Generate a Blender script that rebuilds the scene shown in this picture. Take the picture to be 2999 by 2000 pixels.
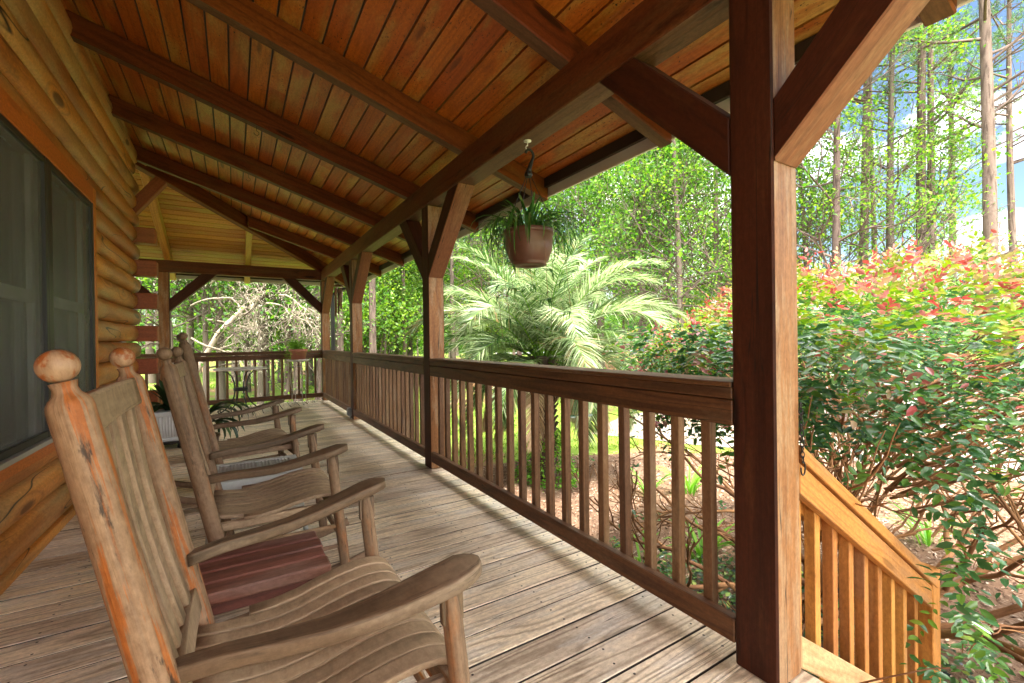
import bpy, math, random
import numpy as np
from mathutils import Vector, Matrix
R = math.radians
rng = random.Random(7)
nr = np.random.RandomState(11)
for o in list(bpy.data.objects): bpy.data.objects.remove(o)
SC = bpy.context.scene
C = SC.collection

# ------------------------------------------------------------------ camera
def cam_axes(yaw, pitch, roll):
    a, b, c = yaw, pitch, roll
    Ry = np.array([[math.cos(a), 0, math.sin(a)], [0, 1, 0], [-math.sin(a), 0, math.cos(a)]])
    Rx = np.array([[1, 0, 0], [0, math.cos(b), -math.sin(b)], [0, math.sin(b), math.cos(b)]])
    Rz = np.array([[math.cos(c), -math.sin(c), 0], [math.sin(c), math.cos(c), 0], [0, 0, 1]])
    return Rz @ Rx @ Ry
Rm = cam_axes(R(-31.784), R(0.2419), R(-0.770))
def w2b(v): return Vector((v[0], v[2], -v[1]))
cr, cd, cf = w2b(Rm[0]), w2b(Rm[1]), w2b(Rm[2])
cam = bpy.data.cameras.new('camera'); co = bpy.data.objects.new('camera', cam); C.objects.link(co)
M = Matrix((cr, -cd, -cf)).transposed().to_4x4(); M.translation = Vector((0, 0, 1.07))
co.matrix_world = M
cam.sensor_width = 36; cam.lens = 36*1315.4/2999; cam.clip_start = .02; cam.clip_end = 1200
SC.camera = co
# ------------------------------------------------------------------ light
SUN = Vector((-.13, -.42, .90)).normalized()
W = bpy.data.worlds.new("World"); SC.world = W; W.use_nodes = True
nt = W.node_tree; nt.nodes.clear()
out = nt.nodes.new('ShaderNodeOutputWorld'); bg = nt.nodes.new('ShaderNodeBackground')
sky = nt.nodes.new('ShaderNodeTexSky'); sky.sky_type = 'NISHITA'; sky.sun_disc = False
sky.sun_elevation = math.asin(SUN.z); sky.sun_rotation = math.atan2(SUN.x, SUN.y); sky.air_density = 1.1; sky.dust_density = .3; sky.ozone_density = 2.5
tc = nt.nodes.new('ShaderNodeTexCoord'); mp = nt.nodes.new('ShaderNodeMapping'); mp.inputs['Scale'].default_value = (1, 1, 2.2); mp.inputs['Location'].default_value = (5.1, 2.7, 1.2)
ns = nt.nodes.new('ShaderNodeTexNoise'); ns.inputs['Scale'].default_value = 3.2; ns.inputs['Detail'].default_value = 7; ns.inputs['Roughness'].default_value = .55
rp = nt.nodes.new('ShaderNodeValToRGB'); rp.color_ramp.elements[0].position = .47; rp.color_ramp.elements[1].position = .68
mx = nt.nodes.new('ShaderNodeMix'); mx.data_type = 'RGBA'
dt_ = nt.nodes.new('ShaderNodeVectorMath'); dt_.operation = 'DOT_PRODUCT'; dt_.inputs[1].default_value = SUN
mr = nt.nodes.new('ShaderNodeMapRange'); mr.inputs[1].default_value = -.15; mr.inputs[2].default_value = .9; mr.inputs[3].default_value = 8; mr.inputs[4].default_value = 78  # unseen clouds toward the sun made extra bright, added to fill the porch interior
cm = nt.nodes.new('ShaderNodeVectorMath'); cm.operation = 'SCALE'; cm.inputs[0].default_value = (1, .965, .91)
sm_ = nt.nodes.new('ShaderNodeVectorMath'); sm_.operation = 'SCALE'; sm_.inputs['Scale'].default_value = .5
nt.links.new(tc.outputs['Generated'], dt_.inputs[0]); nt.links.new(dt_.outputs['Value'], mr.inputs[0]); nt.links.new(mr.outputs[0], cm.inputs['Scale']); nt.links.new(cm.outputs[0], mx.inputs['B'])
nt.links.new(tc.outputs['Generated'], mp.inputs[0]); nt.links.new(mp.outputs[0], ns.inputs['Vector'])
nt.links.new(ns.outputs['Fac'], rp.inputs[0]); nt.links.new(rp.outputs[0], mx.inputs['Factor'])
nt.links.new(sky.outputs[0], sm_.inputs[0]); nt.links.new(sm_.outputs[0], mx.inputs['A']); nt.links.new(mx.outputs['Result'], bg.inputs[0])
bg.inputs[1].default_value = .06
nt.links.new(bg.outputs[0], out.inputs[0])
sl = bpy.data.lights.new('sun', 'SUN'); sl.energy = 2.0; sl.angle = R(5); sl.color = (1, .95, .86)
so = bpy.data.objects.new('sun', sl); C.objects.link(so)
so.rotation_euler = SUN.to_track_quat('Z', 'Y').to_euler()
vs = SC.view_settings; vs.view_transform = 'Standard'; vs.look = 'None'; vs.gamma = 1; vs.exposure = 3.15
SC.render.engine = 'CYCLES'
SC.cycles.max_bounces = 8; SC.cycles.diffuse_bounces = 5; SC.cycles.transparent_max_bounces = 8

# ------------------------------------------------------------------ mesh helpers
class MB:
    def __init__(s): s.v = []; s.f = []; s.uv = []; s.r = []; s.mi = []; s.sm = []
    def face(s, idx, uv, r=.5, mi=0, sm=False): s.f.append(idx); s.uv.extend(uv); s.r.append(r); s.mi.append(mi); s.sm.append(sm)
    def beam(s, p0, p1, w, h, side=None, up=None, r=None, mi=0, mi0=None, mis=None):
        """box from p0 to p1; w along side, h along up; p0/p1 are the section centres"""
        p0, p1 = Vector(p0), Vector(p1); d = (p1-p0); L = d.length; d = d/L
        if up is None: up = Vector((0, 0, 1)) if abs(d.z) < .95 else Vector((0, 1, 0))
        up = Vector(up)
        sd = Vector(side) if side is not None else d.cross(up).normalized()
        up = sd.cross(d).normalized() if side is None else up
        b = len(s.v)
        for P in (p0, p1):
            for a, c in ((-1, -1), (1, -1), (1, 1), (-1, 1)):
                s.v.append(P+sd*(a*w/2)+up*(c*h/2))
        if r is None: r = rng.random()
        ou, ov = rng.random()*40, rng.random()*40
        q = [((0, 1, 5, 4), w), ((1, 2, 6, 5), h), ((2, 3, 7, 6), w), ((3, 0, 4, 7), h)]
        vo = 0
        for qi, (idx, ww) in enumerate(q):
            s.face([b+i for i in idx], [(ou, ov+vo), (ou, ov+vo+ww), (ou+L, ov+vo+ww), (ou+L, ov+vo)], r, mi0 if (qi == 0 and mi0 is not None) else (mis if (qi in (1, 3) and mis is not None) else mi)); vo += ww+.003
        for idx in ((3, 2, 1, 0), (4, 5, 6, 7)):
            s.face([b+i for i in idx], [(ou+.01*k, ov+(k % 2)*.02) for k in range(4)], r*.6, mi)
    def box(s, x0, x1, y0, y1, z0, z1, ax='x', r=None, mi=0, mi0=None, mis=None):
        cx, cy, cz = (x0+x1)/2, (y0+y1)/2, (z0+z1)/2
        if ax == 'x': s.beam((x0, cy, cz), (x1, cy, cz), y1-y0, z1-z0, (0, -1, 0), (0, 0, 1), r, mi, mi0, mis)
        if ax == 'y': s.beam((cx, y0, cz), (cx, y1, cz), x1-x0, z1-z0, (1, 0, 0), (0, 0, 1), r, mi, mi0, mis)
        if ax == 'z': s.beam((cx, cy, z0), (cx, cy, z1), x1-x0, y1-y0, (1, 0, 0), (0, 1, 0), r, mi, mi0, mis)
    def sweep(s, st, n=12, ex=2., r=None, mi=0, cap=True, smooth=True):
        """st: list of (centre, side, up, a, b): superellipse sections"""
        if r is None: r = rng.random()
        ou, ov = rng.random()*40, rng.random()*40
        b = len(s.v); L = 0; prev = None; us = []
        for (c, sd, up, a, bb) in st:
            c = Vector(c); sd = Vector(sd); up = Vector(up)
            if prev is not None: L += (c-prev).length
            prev = c; us.append(L)
            for k in range(n):
                t = 2*math.pi*(k+.5)/n; cs, sn = math.cos(t), math.sin(t)
                x = math.copysign(abs(cs)**(2/ex), cs)*a; y = math.copysign(abs(sn)**(2/ex), sn)*bb
                s.v.append(c+sd*x+up*y)
        am = max(q[3] for q in st); bm = max(q[4] for q in st); per = 2*math.pi*math.sqrt((am*am+bm*bm)/2)
        for i in range(len(st)-1):
            for k in range(n):
                k2 = (k+1) % n
                v0, v1 = ov+per*k/n, ov+per*(k+1)/n
                s.face([b+i*n+k, b+i*n+k2, b+(i+1)*n+k2, b+(i+1)*n+k], [(ou+us[i], v0), (ou+us[i], v1), (ou+us[i+1], v1), (ou+us[i+1], v0)], r, mi, smooth)
        if cap:
            for i, rev in ((0, True), (len(st)-1, False)):
                ids = [b+i*n+k for k in range(n)]
                if rev: ids = ids[::-1]
                s.face(ids, [(ou+.02*math.cos(6.28*k/n), ov+.02*math.sin(6.28*k/n)) for k in range(n)], r*.7, mi)
    def tube(s, pts, rad, n=8, r=None, mi=0, cap=True):
        pts = [Vector(p) for p in pts]
        if not hasattr(rad, '__len__'): rad = [rad]*len(pts)
        st = []; ref = None
        for i, p in enumerate(pts):
            d = (pts[min(i+1, len(pts)-1)]-pts[max(i-1, 0)])
            if d.length < 1e-9: d = Vector((0, 0, 1))
            d.normalize()
            if ref is None: ref = Vector((1, 0, 0)) if abs(d.x) < .8 else Vector((0, 1, 0))
            sd = (ref-d*ref.dot(d))
            if sd.length < 1e-4: sd = d.orthogonal()
            sd.normalize(); up = d.cross(sd); ref = sd
            st.append((p, sd, up, rad[i], rad[i]))
        s.sweep(st, n, 2., r, mi, cap)
    def lathe(s, prof, n=28, c=(0, 0, 0), r=.5, mi=0, sq=0):
        """prof: list of (radius, z)"""
        b = len(s.v); m = len(prof)
        for (rr, z) in prof:
            for k in range(n):
                t = 2*math.pi*k/n; cs, sn = math.cos(t), math.sin(t)
                f = 1
                if sq: f = 1/max(abs(cs), abs(sn)); f = min(f, 1.30)
                s.v.append(Vector((c[0]+rr*cs*f, c[1]+rr*sn*f, c[2]+z)))
        L = 0
        for i in range(m-1):
            dl = math.hypot(prof[i+1][0]-prof[i][0], prof[i+1][1]-prof[i][1])
            for k in range(n):
                k2 = (k+1) % n; a0, a1 = .6*k/n, .6*(k+1)/n
                s.face([b+i*n+k, b+i*n+k2, b+(i+1)*n+k2, b+(i+1)*n+k], [(L, a0), (L, a1), (L+dl, a1), (L+dl, a0)], r, mi, True)
            L += dl
        s.face([b+k for k in range(n)][::-1], [(0, 0)]*n, r, mi); s.face([b+(m-1)*n+k for k in range(n)], [(0, 0)]*n, r, mi)
    def disc(s, c, rad, n=6, mi=0, up=(0, 0, 1)):
        up = Vector(up); a = up.orthogonal().normalized(); q = up.cross(a); b = len(s.v)
        for k in range(n): s.v.append(Vector(c)+a*(rad*math.cos(6.283*k/n))+q*(rad*math.sin(6.283*k/n)))
        s.face([b+k for k in range(n)], [(0, 0)]*n, .5, mi)
    def build(s, name, mat, parent=None, loc=(0, 0, 0), bevel=0, local=False, seg=1):
        me = bpy.data.meshes.new(name); L = Vector(loc)
        me.from_pydata([(tuple(Vector(p)-L) if not local else tuple(p)) for p in s.v], [], s.f)
        uvl = me.uv_layers.new(name='UVMap'); uvl.data.foreach_set('uv', np.array(s.uv, dtype=np.float32).ravel())
        at = me.attributes.new('rnd', 'FLOAT', 'FACE'); at.data.foreach_set('value', np.array(s.r, dtype=np.float32))
        for m in (mat if isinstance(mat, (list, tuple)) else [mat]): me.materials.append(m)
        me.polygons.foreach_set('material_index', s.mi); me.polygons.foreach_set('use_smooth', s.sm)
        me.update()
        o = bpy.data.objects.new(name, me); C.objects.link(o)
        if parent is not None: o.parent = parent
        else: o.location = L
        if bevel:
            b = o.modifiers.new('Bevel', 'BEVEL'); b.width = bevel; b.segments = seg; b.limit_method = 'ANGLE'; b.angle_limit = R(50)
        return o
def tag(o, label=None, cat=None, group=None, kind=None):
    if label: o['label'] = label
    if cat: o['category'] = cat
    if group: o['group'] = group
    if kind: o['kind'] = kind
    return o
def empty(name, loc, label, cat, group=None, rz=0):
    o = bpy.data.objects.new(name, None); o.empty_display_size = .1; C.objects.link(o)
    o.location = loc; o.rotation_euler = (0, 0, rz); tag(o, label, cat, group); return o
def part(mb, name, mat, root, bevel=0, world=True, seg=1):
    """mesh given in world coordinates, parented to an (unrotated) root"""
    L = Vector((0, 0, 0)); p = root
    while p is not None: L += Vector(p.location); p = p.parent
    o = mb.build(name, mat, root, L if world else (0, 0, 0), bevel, seg=seg)
    return o
def copy_tree(o, parent=None):
    c = o.copy(); C.objects.link(c); c.parent = parent
    for ch in [q for q in ALLCH.get(o.name, [])]: copy_tree(ch, c)
    return c
ALLCH = {}
def reg(root):
    for ch in root.children: ALLCH.setdefault(root.name, []).append(ch); reg(ch)

def cards(name, P, D, Nn, Ln, Wd, rnd, mat, parent=None, fold=0., loc=None, shape='leaf'):
    """numpy leaf cards: P base, D direction, Nn normal, Ln length, Wd width. leaf = rhombus or folded pair."""
    n = len(P)
    D = D/np.linalg.norm(D, axis=1, keepdims=True)
    S = np.cross(D, Nn); S /= (np.linalg.norm(S, axis=1, keepdims=True)+1e-9); U = np.cross(S, D)
    Ln = np.asarray(Ln).reshape(-1, 1)*np.ones((n, 1)); Wd = np.asarray(Wd).reshape(-1, 1)*np.ones((n, 1))
    if shape == 'leaf':
        a = P; b = P+D*Ln*.45+S*Wd/2+U*Wd*fold; c = P+D*Ln-U*Ln*.06; d = P+D*Ln*.45-S*Wd/2+U*Wd*fold
        V = np.stack([a, b, c, d], 1).reshape(-1, 3); k = 4
        F = (np.arange(n)*4)[:, None]+np.array([0, 1, 2, 3]); F = F.reshape(-1); sizes = np.full(n, 4); rr = rnd
        if fold:
            F = ((np.arange(n)*4)[:, None]+np.array([0, 1, 2, 0, 2, 3])).reshape(-1); sizes = np.full(2*n, 3); rr = np.repeat(rnd, 2)
    elif shape == 'oval':   # six point folded oval leaf
        mids = [P, P+D*Ln*.5-U*Ln*.02, P+D*Ln-U*Ln*.10]
        l1 = P+D*Ln*.28+S*Wd*.46+U*Wd*fold; l2 = P+D*Ln*.68+S*Wd*.40+U*(Wd*fold-Ln*.04)
        r1 = P+D*Ln*.28-S*Wd*.46+U*Wd*fold; r2 = P+D*Ln*.68-S*Wd*.40+U*(Wd*fold-Ln*.04)
        V = np.stack([mids[0], mids[1], mids[2], l1, l2, r1, r2], 1).reshape(-1, 3)
        base = (np.arange(n)*7)[:, None]
        F = (base+np.array([0, 1, 4, 3, 1, 2, 4, 0, 5, 6, 1, 1, 6, 2])).reshape(-1)
        sizes = np.tile(np.array([4, 3, 4, 3]), n); rr = np.repeat(rnd, 4)
    elif shape == 'blade':  # tapering strip with two bends, droops along gravity
        g = np.array([[0, 0, -1.]])
        dr = np.asarray(fold).reshape(-1, 1)*Ln
        p1 = P+D*Ln*.5+g*dr*.25; p2 = P+D*Ln+g*dr
        V = np.stack([P-S*Wd/2, P+S*Wd/2, p1+S*Wd*.42, p1-S*Wd*.42, p2], 1).reshape(-1, 3)
        F = ((np.arange(n)*5)[:, None]+np.array([0, 1, 2, 3, 3, 2, 4])).reshape(-1); sizes = np.tile(np.array([4, 3]), n); rr = np.repeat(rnd, 2)
    L = np.array(loc if loc is not None else (0, 0, 0.))
    V = V-L
    me = bpy.data.meshes.new(name); me.vertices.add(len(V)); me.vertices.foreach_set('co', V.astype(np.float32).ravel())
    me.loops.add(len(F)); me.loops.foreach_set('vertex_index', F.astype(np.int32))
    me.polygons.add(len(sizes)); st = np.concatenate([[0], np.cumsum(sizes)[:-1]]); me.polygons.foreach_set('loop_start', st.astype(np.int32))
    me.polygons.foreach_set('use_smooth', np.ones(len(sizes), bool))
    at = me.attributes.new('rnd', 'FLOAT', 'FACE'); at.data.foreach_set('value', rr.astype(np.float32))
    me.materials.append(mat); me.update(calc_edges=True)
    o = bpy.data.objects.new(name, me); C.objects.link(o)
    if parent is not None: o.parent = parent
    elif loc is not None: o.location = loc
    return o
def unit(n):
    v = nr.normal(size=(n, 3)); return v/np.linalg.norm(v, axis=1, keepdims=True)

# ------------------------------------------------------------------ materials
def newmat(name):
    m = bpy.data.materials.new(name); m.use_nodes = True; m.node_tree.nodes.clear(); return m, m.node_tree
class NT:
    def __init__(s, t): s.t = t
    def n(s, typ, **k):
        x = s.t.nodes.new('ShaderNode'+typ)
        for a, b in k.items(): setattr(x, a, b)
        return x
    def l(s, a, b): s.t.links.new(a, b)
    def m(s, op, a, b=None, c=None, clamp=False):
        x = s.n('Math', operation=op, use_clamp=clamp)
        for i, q in enumerate((a, b, c)):
            if q is None: continue
            if isinstance(q, (int, float)): x.inputs[i].default_value = q
            else: s.l(q, x.inputs[i])
        return x.outputs[0]
    def mix(s, f, a, b, bt='MIX'):
        x = s.n('Mix', data_type='RGBA', blend_type=bt)
        for k, q in (('Factor', f), ('A', a), ('B', b)):
            i = x.inputs[k] if k == 'Factor' else [j for j in x.inputs if j.name == k and j.type == 'RGBA'][0]
            if isinstance(q, (int, float)): i.default_value = q
            elif isinstance(q, tuple): i.default_value = (*q, 1) if len(q) == 3 else q
            else: s.l(q, i)
        return [o for o in x.outputs if o.type == 'RGBA'][0]
    def noise(s, vec, sc=1, det=2, ro=.5, dist=0):
        x = s.n('TexNoise'); x.inputs['Scale'].default_value = sc; x.inputs['Detail'].default_value = det; x.inputs['Roughness'].default_value = ro; x.inputs['Distortion'].default_value = dist
        if vec is not None: s.l(vec, x.inputs['Vector'])
        return x.outputs['Fac']
    def rmp(s, v, a, b, c=0, d=1, smooth=True):
        x = s.n('MapRange', interpolation_type='SMOOTHSTEP' if smooth else 'LINEAR')
        for i, q in zip((1, 2, 3, 4), (a, b, c, d)): x.inputs[i].default_value = q
        s.l(v, x.inputs[0]); return x.outputs[0]
    def vec(s, x, y, z=0):
        c = s.n('CombineXYZ')
        for i, q in enumerate((x, y, z)):
            if isinstance(q, (int, float)): c.inputs[i].default_value = q
            else: s.l(q, c.inputs[i])
        return c.outputs[0]
def wood(name, base, dark, c3=None, c3a=.5, c3t=(.5, .62), rings=12, ring_a=.55, fib=.35, rough=.65, knots=.8, var=.35, bump=.25, speck=0, spec=.35, c3s=(1.6, 7), crack=0, vs=8., stain=0, ckv=38, sts=(2.5, 9)):
    m, t = newmat(name); N = NT(t)
    uv = N.n('UVMap'); sp = N.n('SeparateXYZ'); N.l(uv.outputs[0], sp.inputs[0]); u, v = sp.outputs[0], sp.outputs[1]
    at = N.n('Attribute', attribute_name='rnd'); rn = at.outputs['Fac']
    n1 = N.noise(N.vec(N.m('MULTIPLY', u, .5), N.m('MULTIPLY', v, vs)), 1, 1.8, .42)
    vo = N.n('TexVoronoi', feature='F1'); vo.inputs['Scale'].default_value = 1; N.l(N.vec(N.m('MULTIPLY', u, 1.05), N.m('MULTIPLY', v, 5.3)), vo.inputs['Vector'])
    kd = vo.outputs['Distance']
    kn = N.rmp(kd, .03, .30, 1, 0); kc = N.rmp(kd, .07, .12, 1, 0)
    tt = N.m('ADD', N.m('MULTIPLY', n1, rings), N.m('MULTIPLY', kn, 1.6*knots))
    rg = N.m('ADD', N.m('MULTIPLY', N.m('SINE', N.m('MULTIPLY', tt, 6.283)), .5), .5)
    rg = N.m('POWER', rg, 2.4)
    fb = N.noise(N.vec(N.m('MULTIPLY', u, 4), N.m('MULTIPLY', v, 120)), 1, 4, .72)
    fb2 = N.noise(N.vec(N.m('MULTIPLY', u, 1.1), N.m('MULTIPLY', v, 42)), 1, 4, .7)
    fac = N.m('ADD', N.m('MULTIPLY', rg, ring_a), N.m('ADD', N.m('MULTIPLY', N.m('SUBTRACT', fb, .5), fib*2.2), N.m('MULTIPLY', N.m('SUBTRACT', fb2, .5), fib*1.2)), clamp=True)
    col = N.mix(fac, base, dark)
    if c3 is not None:
        bl = N.noise(N.vec(N.m('MULTIPLY', u, c3s[0]), N.m('MULTIPLY', v, c3s[1]), N.m('MULTIPLY', rn, 5)), 1, 5, .62)
        bf = N.m('MULTIPLY', N.rmp(bl, c3t[0], c3t[1]), c3a)
        col = N.mix(bf, col, c3)
    if stain:
        sn = N.noise(N.vec(N.m('MULTIPLY', u, sts[0]), N.m('MULTIPLY', v, sts[1]), N.m('MULTIPLY', rn, 9)), 1, 5, .7)
        col = N.mix(N.m('MULTIPLY', N.rmp(sn, .56, .7), stain), col, tuple(q*.3 for q in dark))
    if speck:
        sk = N.noise(N.vec(N.m('MULTIPLY', u, 45), N.m('MULTIPLY', v, 85)), 1, 2, .6)
        sk2 = N.noise(N.vec(N.m('MULTIPLY', u, 4), N.m('MULTIPLY', v, 5)), 1, 3, .6)
        col = N.mix(N.m('MULTIPLY', N.m('MULTIPLY', N.rmp(sk, .60, .68), N.rmp(sk2, .4, .62)), speck), col, (.012, .010, .008))
    gr = N.noise(N.vec(N.m('MULTIPLY', u, 38), N.m('MULTIPLY', v, 75)), 1, 4, .75)
    col = N.mix(1, col, N.mix(N.rmp(gr, .30, .70, 0, 1, False), (.70, .66, .62), (1.22, 1.22, 1.22)), 'MULTIPLY')
    if knots: col = N.mix(N.m('MULTIPLY', kc, .85*knots), col, tuple(q*.35 for q in dark))
    if crack:
        ck = N.noise(N.vec(N.m('MULTIPLY', u, .9), N.m('MULTIPLY', v, ckv), N.m('MULTIPLY', rn, 7)), 1, 1, .3)
        ckf = N.rmp(N.m('ABSOLUTE', N.m('SUBTRACT', ck, .5)), 0, .010, 1, 0)
        gate = N.rmp(N.noise(N.vec(N.m('MULTIPLY', u, 1.1), N.m('MULTIPLY', v, 6), 3.3), 1, 1, .5), .5, .6)
        col = N.mix(N.m('MULTIPLY', N.m('MULTIPLY', ckf, gate), crack), col, (.01, .007, .005))
    hs = N.n('HueSaturation'); N.l(col, hs.inputs['Color']); N.l(N.m('ADD', N.m('MULTIPLY', rn, 2*var), 1-var), hs.inputs['Value'])
    N.l(N.m('ADD', N.m('MULTIPLY', rn, .012), .494), hs.inputs['Hue'])
    b = N.n('BsdfPrincipled'); N.l(hs.outputs[0], b.inputs['Base Color']); b.inputs['Specular IOR Level'].default_value = spec
    N.l(N.m('ADD', N.m('MULTIPLY', fb, .25), rough-.12), b.inputs['Roughness'])
    bp_ = N.n('Bump'); bp_.inputs['Strength'].default_value = bump; bp_.inputs['Distance'].default_value = .004
    N.l(N.m('ADD', N.m('MULTIPLY', fb, .6), N.m('MULTIPLY', rg, -.5)), bp_.inputs['Height']); N.l(bp_.outputs[0], b.inputs['Normal'])
    o = N.n('OutputMaterial'); N.l(b.outputs[0], o.inputs[0]); return m
def plain(name, col, rough=.5, metal=0, spec=.5, nz=.15, sc=30, bump=0):
    m, t = newmat(name); N = NT(t); tc = N.n('TexCoord')
    f = N.noise(tc.outputs['Object'], sc, 4, .6)
    c = N.mix(N.m('MULTIPLY', N.m('SUBTRACT', f, .3), nz*2.5, clamp=True), col, tuple(q*.45 for q in col))
    b = N.n('BsdfPrincipled'); N.l(c, b.inputs['Base Color']); b.inputs['Roughness'].default_value = rough; b.inputs['Metallic'].default_value = metal; b.inputs['Specular IOR Level'].default_value = spec
    if bump:
        q = N.n('Bump'); q.inputs['Strength'].default_value = bump; q.inputs['Distance'].default_value = .01; N.l(f, q.inputs['Height']); N.l(q.outputs[0], b.inputs['Normal'])
    o = N.n('OutputMaterial'); N.l(b.outputs[0], o.inputs[0]); return m
def leafmat(name, stops, trans=.45, rough=.4, gloss=.25, clump=.35, csc=.8):
    """stops: list of (pos, rgb) over the per-leaf attribute"""
    m, t = newmat(name); N = NT(t); at = N.n('Attribute', attribute_name='rnd')
    rp = N.n('ValToRGB'); el = rp.color_ramp.elements
    while len(el) < len(stops): el.new(.5)
    for e, (p, c) in zip(el, stops): e.position = p; e.color = (*c, 1)
    N.l(at.outputs['Fac'], rp.inputs[0]); col = rp.outputs[0]
    if clump:
        tc = N.n('TexCoord'); f = N.noise(tc.outputs['Object'], csc, 3, .6)
        hs = N.n('HueSaturation'); N.l(col, hs.inputs['Color']); N.l(N.rmp(f, .3, .7, 1-clump, 1+clump, False), hs.inputs['Value']); col = hs.outputs[0]
    b = N.n('BsdfPrincipled'); N.l(col, b.inputs['Base Color']); b.inputs['Roughness'].default_value = rough; b.inputs['Specular IOR Level'].default_value = gloss
    tr = N.n('BsdfTranslucent'); hs2 = N.n('HueSaturation'); hs2.inputs['Saturation'].default_value = 1.15; hs2.inputs['Value'].default_value = 1.5; N.l(col, hs2.inputs['Color']); N.l(hs2.outputs[0], tr.inputs['Color'])
    mx = N.n('MixShader'); mx.inputs[0].default_value = trans; N.l(b.outputs[0], mx.inputs[1]); N.l(tr.outputs[0], mx.inputs[2])
    o = N.n('OutputMaterial'); N.l(mx.outputs[0], o.inputs[0]); return m

MT = {}
MT['deck'] = wood('deck boards', (.78, .64, .47), (.22, .14, .078), c3=(.72, .67, .60), c3a=.5, rings=12, ring_a=.6, fib=.35, knots=.8, var=.24, bump=.45, rough=.44, spec=.5, crack=.8, stain=.3, vs=9)
MT['ceil'] = wood('ceiling boards', (.46, .125, .014), (.17, .038, .005), c3=(.46, .30, .075), c3a=.8, c3t=(.47, .66), rings=8, ring_a=.35, fib=.25, knots=.7, var=.13, speck=1, rough=.38, spec=.4, c3s=(1.3, 4), stain=.35)  # c3 paints yellow-green sheen patches, lawn light reflected on the boards
MT['ceil2'] = wood('far ceiling boards', (.52, .21, .036), (.24, .075, .012), c3=(.50, .36, .05), c3a=.8, c3t=(.46, .62), rings=8, ring_a=.35, fib=.25, knots=.6, var=.2, speck=.7, rough=.42, spec=.4, c3s=(.6, 3))
MT['rafter'] = wood('rafter wood', (.17, .040, .009), (.055, .012, .004), spec=.2, c3=(.19, .08, .025), c3a=.4, c3t=(.5, .68), rings=7, ring_a=.5, fib=.3, knots=1, var=.22, rough=.55, stain=.4, vs=6)
MT['beam'] = wood('beam wood', spec=.2, base=(.135, .038, .011), dark=(.045, .012, .005), c3=(.14, .075, .03), c3a=.5, c3t=(.46, .66), rings=7, ring_a=.45, fib=.35, knots=1, var=.18, rough=.6, stain=.6, vs=6)
MT['post'] = wood('post wood', spec=.25, base=(.060, .015, .005), dark=(.022, .006, .003), c3=(.095, .033, .011), c3a=.6, c3t=(.52, .68), rings=6, ring_a=.45, fib=.5, knots=1, var=.15, rough=.65, stain=.35, crack=.9, vs=6, c3s=(2.2, 16))  # stain darkened to hold the shade on the inward post faces
MT['wpost'] = wood('weathered lit post face', (.29, .125, .042), (.12, .045, .015), c3=(.33, .215, .12), c3a=.7, c3t=(.45, .6), rings=6, ring_a=.4, fib=.6, knots=1, var=.12, rough=.65, stain=.3, crack=.9, vs=6, c3s=(3.5, 26))  # peeling finish, plus the light on the -Y face put into the colour
MT['wbrace'] = wood('worn lit brace face', (.22, .085, .038), (.11, .038, .018), c3=(.27, .15, .08), c3a=.5, rings=6, ring_a=.4, fib=.4, knots=1, var=.12, rough=.65, stain=.2, crack=.9, vs=6)  # wear plus painted light on brace faces turned toward -Y
MT['under'] = wood('pale underside', (.13, .062, .028), (.06, .026, .012), c3=(.18, .105, .052), c3a=.6, rings=7, ring_a=.4, fib=.4, knots=.8, var=.12, rough=.65, stain=.6, vs=6)  # paler and greyer than the sides of the rafters and beam
MT['rail'] = wood('railing wood', (.125, .053, .020), (.042, .017, .008), c3=(.18, .115, .065), c3a=.45, c3t=(.48, .66), rings=9, ring_a=.6, fib=.45, knots=1, var=.22, rough=.6, crack=.9, stain=.5)
MT['bal'] = wood('baluster wood', (.18, .092, .043), (.075, .034, .016), c3=(.22, .15, .09), c3a=.5, rings=9, ring_a=.5, fib=.45, knots=.8, var=.25, rough=.65)
MT['newrail'] = wood('stair rail wood', (.50, .215, .052), (.26, .085, .017), c3=(.34, .17, .08), c3a=.7, c3t=(.5, .66), rings=8, ring_a=.4, fib=.3, knots=.7, var=.15, rough=.5, stain=.2)
MT['paleboard'] = wood('pale board', (.58, .38, .19), (.38, .19, .07), rings=9, ring_a=.45, fib=.3, knots=.6, var=.1)
MT['log'] = wood('log siding', (.54, .20, .04), (.20, .052, .010), c3=(.46, .30, .13), c3a=.7, c3t=(.42, .66), rings=5, ring_a=.5, fib=.3, knots=1, var=.2, rough=.48, spec=.4, crack=1, stain=.5, vs=4.5, c3s=(.9, 5), ckv=9)
MT['redlog'] = wood('stained log face', (.30, .085, .028), (.16, .04, .014), rings=6, ring_a=.4, fib=.25, knots=1, var=.1, rough=.55)
MT['casing'] = wood('window casing', (.50, .14, .02), (.34, .085, .012), rings=6, ring_a=.25, fib=.15, knots=.3, var=.08, rough=.5, speck=.3)
MT['chair'] = wood('weathered chair wood', (.20, .125, .073), (.065, .036, .02), c3=(.30, .115, .035), c3a=.6, c3t=(.54, .70), rings=9, ring_a=.4, fib=.7, knots=.0, var=.14, rough=.7, bump=.6, c3s=(4, 16), stain=.75, sts=(9, 60))
MT['seat'] = wood('weathered seat slats', (.30, .205, .13), (.115, .07, .04), rings=7, ring_a=.45, fib=.55, knots=.0, var=.15, rough=.65, bump=.4, stain=.4, sts=(7, 40))
MT['arm'] = wood('weathered arm wood', (.13, .081, .046), (.04, .023, .013), c3=(.30, .22, .15), c3a=.5, rings=7, ring_a=.5, fib=.75, knots=.0, var=.1, rough=.6, bump=.5, stain=.6, sts=(5, 40))
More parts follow.
